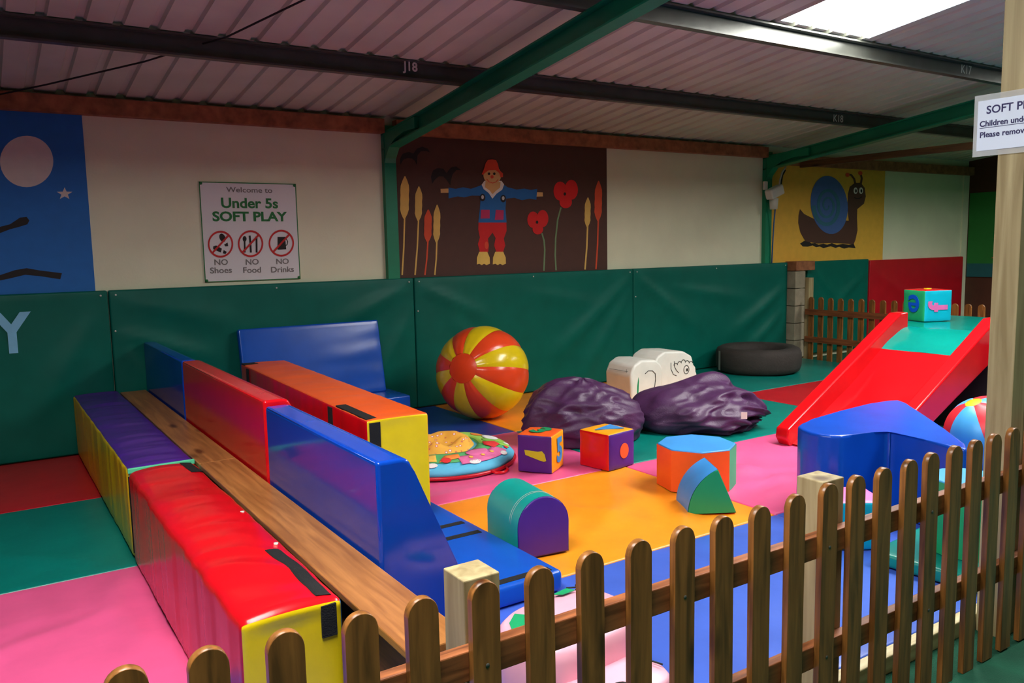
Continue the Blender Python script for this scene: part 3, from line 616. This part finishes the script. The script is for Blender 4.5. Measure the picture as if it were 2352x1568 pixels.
# ------------------------------------------------------------------ drum, sector, arch
def drum(c, r, h, n, rot, side, top, label, name='octagon_drum', mk=None):
    t = empty(name, (c[0], c[1], c[2]), label, 'foam shape')
    ring = [(r*math.cos(rot+2*PI*i/n), r*math.sin(rot+2*PI*i/n)) for i in range(n)]
    prism('top_panel', [(x*.985, y*.985) for x, y in ring], h-.02, h, top, t, 'xy', .006, 2)
    for i in range(n):
        a, b = ring[i], ring[(i+1) % n]
        def fn(u, v):
            k = 1+.02*math.sin(PI*u)*math.sin(PI*v)
            return Vector(((a[0]+(b[0]-a[0])*u)*k, (a[1]+(b[1]-a[1])*u)*k, v*(h-.006)))
        link('side_panel', grid_me('side_panel', 0, 1, 0, 1, 6, 6, fn), side(i), t)
    return t
drum((3.535, 3.42, 0), .235, .25, 8, .12, lambda i: M['orange'] if i in (3, 4, 5, 2) else M['mintgreen'], M['skyblue'], 'octagonal drum with blue top, orange and green sides on the pink mat')
drum((3.585, 1.84, .066), .165, .325, 10, 0, lambda i: M['lightblue'] if i in (3,) else M['green'], M['lightblue'], 'green foam drum with light blue top behind the fence')
# sector wedge
a0 = Vector((3.085, 3.034, 0)); a1 = Vector((3.305, 2.906, 0)); L = (a1-a0).length; rz = math.atan2(a1.y-a0.y, a1.x-a0.x)
t = empty('sector_block', (a1.x, a1.y, 0), 'sector shaped foam block, blue curved side and green face, on the orange mat', 'foam shape', rz)
R0 = .262; amax = math.radians(67); n = 14
arc = [(-R0*math.cos(amax*i/n), R0*math.sin(amax*i/n)) for i in range(n+1)]
dep = .245
prism('end_panel', [(0, 0.003)] + [(x*.99, z*.99+.003) for x, z in arc], -.004, .012, M['green'], t, 'xz', .004, 2); prism('end_panel', [(0, 0.003)] + [(x*.99, z*.99+.003) for x, z in arc], dep-.012, dep+.004, M['green'], t, 'xz', .004, 2)
link('curved_panel', grid_me('curved_panel', 0, amax, 0, dep, 16, 4, lambda a, y: Vector((-R0*math.cos(a), y, R0*math.sin(a)+.002))), M['skyblue'], t)
link('straight_panel', grid_me('straight_panel', 0, R0, 0, dep, 3, 3, lambda q, y: Vector((-q*math.cos(amax)+.001, y, q*math.sin(amax)+.002))), M['red'], t)
link('base_panel', grid_me('base_panel', -R0, 0, 0, dep, 3, 3, lambda q, y: Vector((q, y, .001))), M['red'], t)
# arch block
t = empty('arch_block', (2.125, 3.02, 0), 'arched foam block with teal curved top and purple end on orange mat', 'foam shape', -.13)
wA, hA, dA = .268, .285, .34; rA = wA/2
prof = [(-rA, 0), (-rA, hA-rA)] + [(-rA*math.cos(PI*i/18), hA-rA+rA*math.sin(PI*i/18)) for i in range(1, 18)] + [(rA, hA-rA), (rA, 0)]
prism('end_panel', [(x*.985, z*.99+.002) for x, z in prof], -.006, .012, M['violet'], t, 'xz', .006, 3); prism('end_panel', [(x*.985, z*.99+.002) for x, z in prof], dA-.012, dA+.006, M['violet'], t, 'xz', .006, 3)
v = []; f = []
for x, z in prof:
    for j in range(7): v.append((x*(1+.015*math.sin(PI*j/6)), dA*j/6, z))
for i in range(len(prof)-1):
    for j in range(6): f.append((i*7+j, i*7+j+1, (i+1)*7+j+1, (i+1)*7+j))
cp = link('curved_panel', mesh('curved_panel', v, f, True), M['teal'], t)
for yy in (.07, .085):
    tube('stitch_line', [(x*1.012, yy, z*1.004+.0005) for x, z in prof[1:-1]], .0008, M['stitch'], cp, 5)
prism('base_panel', [(-rA, 0), (rA, 0), (rA, dA), (-rA, dA)], 0, .002, M['violet'], t, 'xy')

# ------------------------------------------------------------------ beanbags
def beanbag(c, rad, label, seed, rz, fn, nseg=96, nring=60):
    v = []; f = []
    for i in range(nring+1):
        th = PI*i/nring
        for j in range(nseg):
            ph = 2*PI*j/nseg; d = Vector((math.sin(th)*math.cos(ph), math.sin(th)*math.sin(ph), math.cos(th)))
            k = fn(d); p = Vector((d.x*rad[0]*k, d.y*rad[1]*k, d.z*rad[2]*k + rad[2]*.55)); p.z = max(p.z, .004 if d.z > -.6 else .002); v.append(p)
    for i in range(nring):
        for j in range(nseg): f.append((i*nseg+j, i*nseg+(j+1) % nseg, (i+1)*nseg+(j+1) % nseg, (i+1)*nseg+j)[::-1])
    t = empty('beanbag', c, label, 'beanbag', rz, 'purple beanbags')
    bm = bmesh.new(); bm.from_mesh(mesh('cover', v, f)); bmesh.ops.remove_doubles(bm, verts=bm.verts[:], dist=1e-5)
    link('cover', bm_mesh('cover', bm, True), M['bag'], t); return t
def ridged(u, v, s): return 1-abs(nz(u, v, .5, s))*2.2
def lobe(d, x, y, z, w): return math.exp(-((d-Vector((x, y, z)).normalized()).length/w)**2)
def bag1(d):
    a = math.atan2(d.y, d.x)
    return 1+.10*nz(d.x*1.5, d.y*1.5, d.z*1.5, 4)+.16*lobe(d, -.55, -.1, .8, .5)-.06*lobe(d, .75, -.2, .6, .4)+.07*ridged(a*1.3, d.z*2.6, 5)+.05*ridged(d.x*3.2+d.z, d.z*4+d.y*3, 7)+.008*ridged(d.x*8, d.y*8+d.z*7, 3)-.07
def bag2(d):
    a = math.atan2(d.z+.2, d.y); g = max(.12, min(1, (d.x+.45)*1.1))
    return 1+.13*nz(d.x*1.7, d.y*1.7, d.z*1.7, 9)+.30*lobe(d, .25, .25, .9, .38)-.10*lobe(d, .0, -.6, .7, .3)+.12*lobe(d, 1, -.1, .05, .5)+g*(.13*ridged(a*1.9+d.x*.8, d.x*1.9, 6)+.09*ridged(a*3.6+d.x*2, d.x*3.2, 8)+.014*ridged(a*7, d.x*6, 2))-.11
beanbag((3.70, 4.72, 0), (.45, .33, .28), 'purple fabric beanbag sitting upright behind the number cubes', 41, -.5, bag1, 130, 80)
t = beanbag((4.58, 4.54, 0), (.53, .34, .235), 'crumpled purple beanbag sprawling beside the drum with a white tag', 42, -.62, bag2, 160, 90)
prism('care_tag', [(.33, .15), (.375, .15), (.375, .20), (.33, .20)], -.395, -.390, M['plastic'], t)

# ------------------------------------------------------------------ baby play nest
t = empty('play_nest', (2.56, 4.86, 0), 'round colourful baby play nest with spotted yellow cloth on pink mat', 'play nest')
def ringpt(r, a): return (r*math.cos(a), r*math.sin(a))
prof = [(.47, .006), (.505, .02), (.51, .045), (.49, .068), (.44, .088), (.36, .104), (.28, .108), (.22, .09), (.19, .05), (.0, .03)]
v = []; f = []; N = 64
for r, z in prof:
    for k in range(N):
        a = 2*PI*k/N; q = 1+.02*nz(math.cos(a)*3, math.sin(a)*3, z*8, 3); v.append((r*q*math.cos(a), r*q*math.sin(a), z*(1+.1*nz(math.cos(a)*2.3, math.sin(a)*2.3, 1, 2))))
for i in range(len(prof)-1):
    for k in range(N): f.append((i*N+k, i*N+(k+1) % N, (i+1)*N+(k+1) % N, (i+1)*N+k))
link('ring_cushion', mesh('ring_cushion', v, f, True), mat('nest_blue', (88, 190, 228), .7, .2, 30), t)
def ztop(r):
    for (r0, z0), (r1, z1) in zip(prof, prof[1:]):
        if r1 <= r <= r0: return z0+(z1-z0)*(r0-r)/(r0-r1)
    return .05
def patch(name, pts, m, parent, lift=.004):
    """cloth applique following the ring surface, pts in (radius, angle degrees)"""
    pts = [(r*1.09 if max(p_[0] for p_ in pts) < .445 else r*.985, a) for r, a in pts]
    q = [(r*math.cos(math.radians(a)), r*math.sin(math.radians(a))) for r, a in pts]
    bm = bmesh.new(); bm.faces.new([bm.verts.new((x, y, 0)) for x, y in q])
    bmesh.ops.triangulate(bm, faces=bm.faces[:]); bmesh.ops.subdivide_edges(bm, edges=bm.edges[:], cuts=3, use_grid_fill=True)
    for w_ in bm.verts:
        r = math.hypot(w_.co.x, w_.co.y); a = math.atan2(w_.co.y, w_.co.x); w_.co.z = ztop(r)*(1+.1*nz(math.cos(a)*2.3, math.sin(a)*2.3, 1, 2))+lift
    ex = bmesh.ops.extrude_face_region(bm, geom=bm.faces[:]); bmesh.ops.translate(bm, verts=[g for g in ex['geom'] if isinstance(g, bmesh.types.BMVert)], vec=(0, 0, .003))
    return link(name, bm_mesh(name, bm, True), m, parent)
def disc(r, a, s, n=14, ex=1): 
    cx, cy = r*math.cos(math.radians(a)), r*math.sin(math.radians(a)); ca = math.radians(a)
    out = []
    for i in range(n):
        u = s*math.cos(2*PI*i/n)*ex; w_ = s*math.sin(2*PI*i/n); x = cx-u*math.sin(ca)+w_*math.cos(ca); y = cy+u*math.cos(ca)+w_*math.sin(ca)
        out.append((math.hypot(x, y), math.degrees(math.atan2(y, x))))
    return out
cl = lambda n, c: mat('nest_'+n, c, .75, .15, 60, .08, 20)
link('base_rim', mesh('base_rim', [((.515+.012*math.cos(b_))*math.cos(2*PI*k_/48), (.515+.012*math.cos(b_))*math.sin(2*PI*k_/48), .014+.012*math.sin(b_)) for k_ in range(48) for b_ in [PI*q_/3 for q_ in range(6)]], [(k_*6+q_, k_*6+(q_+1) % 6, ((k_+1) % 48)*6+(q_+1) % 6, ((k_+1) % 48)*6+q_) for k_ in range(48) for q_ in range(6)], True), M['m_red'], t)
G1, G2, PK, RD, OR, WH, YL = cl('green', (84, 180, 110)), cl('lime', (160, 212, 92)), cl('pink', (226, 112, 168)), cl('red', (226, 52, 52)), cl('orange', (246, 140, 60)), cl('white', (236, 236, 236)), cl('yellow', (244, 196, 84))
patch('applique', [(.40, a) for a in range(-140, 21, 12)] + [(.24, a) for a in range(20, -141, -12)], G1, t, .002)
patch('applique', [(.44, a) for a in range(-34, 41, 8)] + [(.25, a) for a in range(40, -35, -8)], G2, t, .006)
patch('applique', [(.43, a) for a in range(-100, -39, 8)] + [(.34, a) for a in range(-44, -101, -8)], PK, t, .006)
patch('applique', disc(.315, -72, .05, 16, 1.7), PK, t, .008); patch('applique', [(.36, -48), (.29, -44), (.27, -30), (.35, -24), (.38, -34)], RD, t, .010)
patch('applique', [(.40, -118), (.31, -112), (.30, -96), (.36, -98)], OR, t, .008); patch('applique', disc(.42, -112, .034), RD, t, .010)
patch('applique', disc(.36, -4, .05, 16, 1.2), WH, t, .011); patch('applique', disc(.465, -88, .024, 12, 1.8), WH, t, .006); patch('applique', disc(.475, -52, .022, 12, 1.6), WH, t, .006)
patch('applique', [(.40, -140), (.30, -136), (.29, -122), (.39, -120)], YL, t, .008); patch('applique', [(.42, -28), (.30, -26), (.28, -10), (.33, -6)], cl('moss', (128, 188, 78)), t, .009); patch('applique', disc(.33, 14, .03, 12, 1.6), OR, t, .010); patch('applique', disc(.475, -20, .02, 12, 1.6), WH, t, .006); patch('applique', disc(.465, -36, .014, 10, 1.6), RD, t, .006); patch('applique', disc(.47, -124, .022, 12, 1.8), WH, t, .006)
for a in (-88, -74, -60): patch('applique', disc(.375, a, .013, 10), YL, t, .011)
m, nt, b = newmat('spotted_cloth'); b.inputs['Roughness'].default_value = .8
tc = nt.nodes.new('ShaderNodeTexCoord'); vo = nt.nodes.new('ShaderNodeTexVoronoi'); vo.inputs['Scale'].default_value = 26; cr = nt.nodes.new('ShaderNodeValToRGB')
nt.links.new(tc.outputs['Object'], vo.inputs[0]); nt.links.new(vo.outputs['Distance'], cr.inputs[0]); nt.links.new(cr.outputs[0], b.inputs['Base Color'])
cr.color_ramp.elements[0].color = lin((250, 240, 235)); cr.color_ramp.elements[0].position = .12; cr.color_ramp.elements[1].color = lin((240, 178, 66)); cr.color_ramp.elements[1].position = .34
e_ = cr.color_ramp.elements.new(.24); e_.color = lin((206, 84, 70))
v = []; f = []
for i in range(25):
    for j in range(64):
        r = .012+.27*i/24; a = 2*PI*j/64; z = .105+.035*nz(r*math.cos(a)*7, r*math.sin(a)*7, 0, 3)+.045*math.exp(-((r-.17)/.06)**2)*(1+.8*nz(math.cos(a)*2, math.sin(a)*2, 0, 8))
        if i > 19: z -= (i-19)*.012
        v.append((r*math.cos(a), r*math.sin(a)+.02, z))
for i in range(24):
    for j in range(64): f.append((i*64+j, i*64+(j+1) % 64, (i+1)*64+(j+1) % 64, (i+1)*64+j)[::-1])
v.append((0, .02, .12)); f += [(len(v)-1, (j+1) % 64, j)[::-1] for j in range(64)]
o = link('spotted_cloth', mesh('spotted_cloth', v, f, True), m, t); o.location = (.02, .03, 0)
tube('strap', [(.10, -.505, .02), (.12, -.54, .012), (.17, -.555, .01), (.22, -.52, .012), (.235, -.475, .02)], .009, M['red'], t)

# ------------------------------------------------------------------ tyre
t = empty('tyre', (7.30, 6.13, 0), 'dark wrapped tyre lying flat by the wall in the back corner', 'tyre')
prof = [(.30, .02), (.40, .0), (.445, .02), (.462, .07), (.466, .14), (.462, .21), (.445, .255), (.40, .278), (.30, .262), (.27, .20), (.27, .08)]
v = []; f = []; N = 72
for r, z in prof:
    for k in range(N): a = 2*PI*k/N; q = 1+.008*nz(math.cos(a)*4, math.sin(a)*4, z*9, 1); v.append((r*q*math.cos(a), r*q*math.sin(a), z+.002))
n_ = len(prof)
for i in range(n_):
    for k in range(N): f.append((i*N+k, i*N+(k+1) % N, ((i+1) % n_)*N+(k+1) % N, ((i+1) % n_)*N+k))
link('casing', mesh('casing', v, f, True), M['tyre'], t)
a0 = math.radians(160)
link('pale_patch', grid_me('pale_patch', a0-.045, a0+.045, .03, .245, 4, 8, lambda a, z: Vector((.474*math.cos(a), .474*math.sin(a), z))), M['tyrewhite'], t)

# ------------------------------------------------------------------ white dog seat
t = empty('dog_seat', (5.28, 5.72, 0), 'white padded dog shaped seat with line drawn face behind the beanbag', 'soft animal seat')
x0 = 4.90-5.28
body = [(x0, 0), (x0-.01, .26), (x0+.03, .345), (x0+.12, .39), (x0+.30, .375), (x0+.36, .33), (x0+.385, .29), (x0+.385, 0)]
dbody = prism('body', body, -.18, .18, M['white'], t, 'xz', .075, 6, True)
head = [(x0+.30, .02), (x0+.29, .34), (x0+.33, .40), (x0+.42, .44), (x0+.66, .425), (x0+.77, .37), (x0+.80, .29), (x0+.79, .25), (x0+.84, .20), (x0+.845, .15), (x0+.80, .10), (x0+.70, .02)]
dhead = prism('head', head, -.17, .17, M['white'], t, 'xz', .06, 6, True)
def ln(name, pts, y, r=.003): tube(name, [(x+(.035 if x > x0+.4 else 0), y, z) for x, z in pts], r, M['ink'], dhead if x0+.4 < pts[0][0] else dbody, 5)
yf = -.172
ln('drawn_line', [(x0+.66+.034*math.cos(a), .245+.04*math.sin(a)) for a in [2*PI*i/20 for i in range(21)]], yf)
link('pupil', prism_me('pupil', ell(x0+.703, .243, .011, .015, 12), yf-.003, yf), M['ink'], dhead)
for k in range(5): ln('drawn_line', [(x0+.52+.05*k+.024*math.cos(a), .325+.018*math.sin(a)-.012*abs(k-2)) for a in [PI*(1-i/8) for i in range(9)]], yf)
ln('drawn_line', [(x0+.50, .34), (x0+.505, .29), (x0+.53, .25), (x0+.56, .225)], yf); ln('drawn_line', [(x0+.46, .33), (x0+.46, .27), (x0+.49, .215), (x0+.53, .20)], yf)
ln('drawn_line', [(x0+.16, .26), (x0+.20, .285), (x0+.25, .28), (x0+.285, .25), (x0+.29, .20), (x0+.28, .14), (x0+.26, .09)], -.183)
link('nose', bm_mesh('nose', (lambda b_: (bmesh.ops.create_uvsphere(b_, u_segments=12, v_segments=8, radius=.02), b_)[1])(bmesh.new()), True), M['ink'], t).location = (x0+.84, -.10, .205)
prism('leg_gap', [(x0+.06, .0), (x0+.075, .0), (x0+.085, .20), (x0+.08, .235), (x0+.065, .15)], -.1825, -.1805, M['green'], t)
tube('seam', [(x0-.001, -.11, .03), (x0-.001, -.11, .31)], .0015, M['ink'], t, 5); tube('seam', [(x0-.001, -.13, .29), (x0-.001, .13, .29)], .0015, M['ink'], t, 5)

# ------------------------------------------------------------------ slide and platform
t = empty('slide', (4.72, 3.34, 0), 'red padded toddler slide with raised side rails and green top', 'slide')
def rail(y0, y1):
    return prism('side_rail', [(0, 0), (.07, 0), (1.40, .62), (1.40, .865), (1.30, .862), (-.03, .125), (-.04, .06)], y0, y1, M['slidered'], t, 'xz', .012, 3)
rail(.325, .43); rail(-.39, -.29)
def bedpt(s, y): return Vector((.02+s*1.03, y, .015+s*.59 - .02*math.sin(PI*s)+.012*nz(s*5, y*3, 0, 4)*math.sin(PI*s)))
link('bed', grid_me('bed', 0, 1, -.291, .326, 24, 14, bedpt), M['slidered'], t)
link('bed_underside', prism_me('bed_underside', [(.03, 0.001), (1.05, .46), (1.05, .575), (.03, .005)], -.289, .324, 'xz'), M['slidered'], t)
def gtop(s, y): return Vector((1.05+s*.36, y, .605+.147*(1-(1-s)**1.6)+.006*nz(s*4, y*4, 0, 2)))
link('top_apron', grid_me('top_apron', 0, 1, -.291, .326, 10, 14, gtop), M['slidegreen'], t)
t = empty('platform', (6.72, 3.4, 0), 'teal topped platform behind the slide carrying the letter cube', 'platform')
prism('deck_pad', [(-.587, -.65), (.58, -.65), (.58, .65), (-.22, .65), (-.587, .36)], .66, .75, M['slidegreen'], t, 'xy', .016, 3)
prism('support_box', [(-.57, -.62), (.55, -.62), (.55, .62), (-.2, .62), (-.57, .34)], 0, .66, M['boxblack'], t, 'xy')  # supporting box below the deck, its sides plain black

# ------------------------------------------------------------------ blue corner seat
h = .44; k = (CAM_H-h)/(CAM_H-.38)
out = [(3.822, 2.85), (3.85, 2.92), (3.90, 2.985), (3.98, 3.02), (4.115, 3.045), (4.45, 3.09), (4.789, 3.115), (4.98, 3.115), (5.06, 3.08), (5.0, 2.98), (4.792, 2.783), (4.45, 2.43), (4.23, 2.20), (4.118, 2.13), (4.10, 2.20), (4.14, 2.36), (4.18, 2.56), (4.17, 2.60), (4.09, 2.63), (3.95, 2.665), (3.88, 2.68), (3.835, 2.72), (3.815, 2.78)]
out = [(x*k, y*k) for x, y in out][::-1]
cx = sum(p[0] for p in out)/len(out); cy = sum(p[1] for p in out)/len(out)
t = empty('corner_seat', (cx, cy, 0), 'glossy blue boomerang shaped foam corner seat in front of the slide', 'foam seat')
o = prism('cover', [(x-cx, y-cy) for x, y in out], 0, h, M['blue'], t, 'xy', .018, 4)
o.data.polygons.foreach_set('use_smooth', [abs(p_.normal.z) < .98 for p_ in o.data.polygons])
ix, iy = 4.175*k-cx, 2.59*k-cy
tube('seam', [(ix-.006, iy-.008, .01), (ix-.006, iy-.008, h-.004)], .004, M['blue'], t, 6)

# second ball, green folded mat
sphere_ball(Vector((5.06, 2.5, .242)), .242, (-.4, .2, .9), .5, 6, .2, [M['lightblue'], M['crimson']], M['amber'], 'light blue and red ball beside the slide behind the tall post', 'segment_ball')
o = softbox('folded_mat', (.56, .46, .06), M['m_green'], None, .018, lambda p, n: .004*nz(p.x*4, p.y*4, 0, 6) if n.z > .5 else 0, (14, 10, 1)); o.location = (3.54, 1.88, .006); o.rotation_euler = (0, 0, .1)
o.location.z = .004; tag(o, 'green folded mat under the light blue topped drum', 'floor mat')

# ------------------------------------------------------------------ pig seat behind the fence
t = empty('pig_seat', (1.50, 1.93, 0), 'pale pink padded pig seat with drawn features behind the front fence', 'soft animal seat')
def cushion(name, cx, cy, rx, ry, z0, z1, m, rot=0, p=3):
    pr = [(0.0, z0), (.85, z0), (.97, z0+.02), (1, z0+.05), (1, z1-.05), (.975, z1-.018), (.90, z1-.002), (.45, z1+.006), (0, z1+.008)]
    v = []; f = []; N = 48
    for q, z in pr:
        for k_ in range(N):
            a = 2*PI*k_/N; x, y = rx*q*math.copysign(abs(math.cos(a))**(2/p), math.cos(a)), ry*q*math.copysign(abs(math.sin(a))**(2/p), math.sin(a))
            v.append((cx+x*math.cos(rot)-y*math.sin(rot), cy+x*math.sin(rot)+y*math.cos(rot), z+.003*nz(x*9, y*9, z*6)))
    for i in range(len(pr)-1):
        for k_ in range(N): f.append((i*N+k_, i*N+(k_+1) % N, (i+1)*N+(k_+1) % N, (i+1)*N+k_))
    bm = bmesh.new(); bm.from_mesh(mesh(name, v, f)); bmesh.ops.remove_doubles(bm, verts=bm.verts[:], dist=1e-5)
    return link(name, bm_mesh(name, bm, True), m, t)
cushion('body', .0, .06, .235, .17, .002, .27, M['pigpink'], .15)
cushion('head', -.01, -.175, .175, .115, .002, .17, M['pigpink'], .1)
prism('green_patch', [(-.225, .05), (-.20, .11), (-.15, .155), (-.12, .12), (-.155, .05)], .279, .2805, M['green'], t, 'xy'); prism('green_patch', [(.03, .20), (.10, .215), (.115, .185), (.06, .18)], .279, .2805, M['green'], t, 'xy')
def pl(pts, z): tube('drawn_line', [(x, y, z) for x, y in pts], .003, M['ink'], t, 5)
pl([(-.155, .05), (-.10, .04), (-.04, .05)], .2815); pl([(.115, .185), (.15, .165), (.17, .13)], .2815); pl([(.10, .215), (.13, .20), (.14, .215)], .281); pl([(-.21, -.01), (-.17, -.005), (-.20, .02)], .281)
pl([(-.045+.028*math.cos(a), -.235+.022*math.sin(a)) for a in [2*PI*i/16 for i in range(17)]], .1795); pl([(.06, -.15), (.10, -.15), (.13, -.18), (.14, -.21)], .179)

# ------------------------------------------------------------------ front picket fence
PK_ = [(-.39, .760), (-.255, .760), (-.12, .763), (.018, .766), (.1539, .7696), (.2845, .7648), (.4207, .758), (.5611, .7526), (.6958, .7494), (.8366, .7468), (.9819, .7432), (1.1231, .7455), (1.2674, .7415), (1.408, .744), (1.5538, .7422), (1.6969, .7408),
       (1.8379, .7453), (1.9802, .7506), (2.1138, .7516), (2.2493, .7524), (2.3827, .755), (2.5127, .7581), (2.6437, .7595), (2.7766, .7602), (2.9019, .7632), (3.0288, .7669), (3.160, .767), (3.29, .767), (3.425, .765), (3.56, .765), (3.70, .765)]
def picket_me(hw, ht, th):
    pts = [(-hw, 0)] + [(hw, 0)] + [(hw*math.cos(a), ht-hw+hw*math.sin(a)) for a in [PI*i/12 for i in range(13)]]
    return prism_me('picket', pts, 0, th, 'xz', .0015, 1)
pm = picket_me(.0335, .82, .02); pm.materials.append(M['fence'])
t = empty('picket_fence', (1.6, 1.42, -.06), 'brown round topped picket fence across the foreground', 'fence')
pks = {}
for x, z in PK_:
    o = link('picket', pm, None, t); pks[x] = o; o.location = (x-1.6, -.02, z-.82+.06); o.rotation_euler = (0, random.uniform(-.006, .006), 0)
for z0, z1 in ((.53, .598), (.20, .268)): box('rail', (-.5-1.6, 0, z0+.06), (3.75-1.6, .033, z1+.06), M['fencerail'], t, .003)
for x0, x1 in ((.815, .905), (2.022, 2.122)): box('post', (x0-1.6, .034, 0), (x1-1.6, .126, .735+.06), M['post'], t, .003)
for x in (.8366, 1.408, 1.9802, 2.5127):
    zt = dict(PK_)[x]-.82
    for z in (.565, .235): tube('screw', [(0, -.0001, z-zt), (0, -.0015, z-zt)], .005, M['galv'], pks[x], 8)
# tall post with laminated notice
t = empty('tall_post', (3.16, 1.50, -.06), 'tall pale timber post rising from the front fence at right', 'post')
box('upright', (-.055, -.046, 0), (.035, .046, roof_z(1.5)-.30+.06), M['post'], t, .003); box('cleat', (.036, -.046, 0), (.075, .03, 2.2), M['post'], t, .003)
t = empty('laminated_notice', (3.10, 1.50, 1.72), 'laminated white paper notice about soft play fixed on the tall post', 'sign')
mp_, nt, b = newmat('laminate_film'); b.inputs['Base Color'].default_value = (.9, .92, .92, 1); b.inputs['Roughness'].default_value = .12; b.inputs['Alpha'].default_value = .28
rel_to(box('laminate_sleeve', (3.099, 1.30, 1.728), (3.1005, 1.632, 1.946), mp_), t)
rel_to(box('paper', (3.0975, 1.31, 1.748), (3.0988, 1.618, 1.925), mat('notice_paper', (222, 232, 248), .5)), t)
def nline(s, y, z, size, ul=False):
    o = text('lettering', s, size, P['purpleink'], None, frame((3.0968, y, z), (0, -1, 0), (0, 0, 1)), .0004, .0006, 'LEFT'); rel_to(o, t)
    if ul:
        xs = [v_.co.y for v_ in o.data.vertices]; oo = box('underline', (3.0965, 1.5+min(xs), z-size*.52), (3.0972, 1.5+max(xs), z-size*.46), P['purpleink']); rel_to(oo, t)
nline('SOFT PLAY', 1.588, 1.889, .039); nline('Children under', 1.610, 1.842, .028, True); nline('Please remove', 1.608, 1.803, .028)

# ------------------------------------------------------------------ side picket fence
t = empty('side_fence', (8.55, 4.0, -.06), 'low brown picket fence closing off the right side of play area', 'fence')
pm2 = picket_me(.0335, .82, .02); pm2.transform(Matrix.Rotation(PI/2, 4, 'Z')); pm2.materials.append(M['fence'])
y = 6.40
while y > 1.6:
    o = link('picket', pm2, None, t); o.location = (.045, y-4.0, -.005+random.uniform(-.004, .004)); y -= .136
M['fencerail2'] = wood('side_rail_timber', (96, 52, 24), (150, 86, 46), .5, (28, 2.2, 28))
for z0, z1 in ((.535, .605), (.20, .268)): box('rail', (-.01, -2.45, z0+.06), (.024, 2.46, z1+.06), M['fencerail2'], t, .003)
box('post', (.05, 1.06, 0), (.14, 1.15, .80), M['post'], t, .003)

# ------------------------------------------------------------------ lamp and cables on the second column
t = empty('column_speaker', (8.02, 6.62, 1.93), 'small white lamp with cables fixed to the column beside the snail', 'lamp')
box('bracket', (-.10, -.03, .12), (-.04, .0, .22), M['plastic'], t, .006)
o = box('lamp_body', (-.10, -.14, .0), (.13, -.03, .12), M['plastic'], t, .02, 3); o.location = (.02, 0, .03); o.rotation_euler = (0, -.35, 0)
o = link('lens_barrel', tube_me('lens_barrel', [(0, 0, 0), (0, 0, -.13)], [.055, .045], 14), M['plastic'], t); o.location = (.02, -.07, .02)
tube('cable', [(.14, -.06, .13), (.18, -.04, .22), (.21, -.03, .30), (.26, -.03, .36)], .016, M['cable'], t)
tube('cable', [(.11, -.07, .13), (.15, -.05, .24), (.20, -.04, .33), (.28, -.03, .40)], .010, M['plastic'], t)
tube('blue_cable', [(.06, -.06, -.10), (.075, -.03, -.3), (.082, -.01, -.6), (.08, -.005, -.75)], .008, M['bluecable'], t)
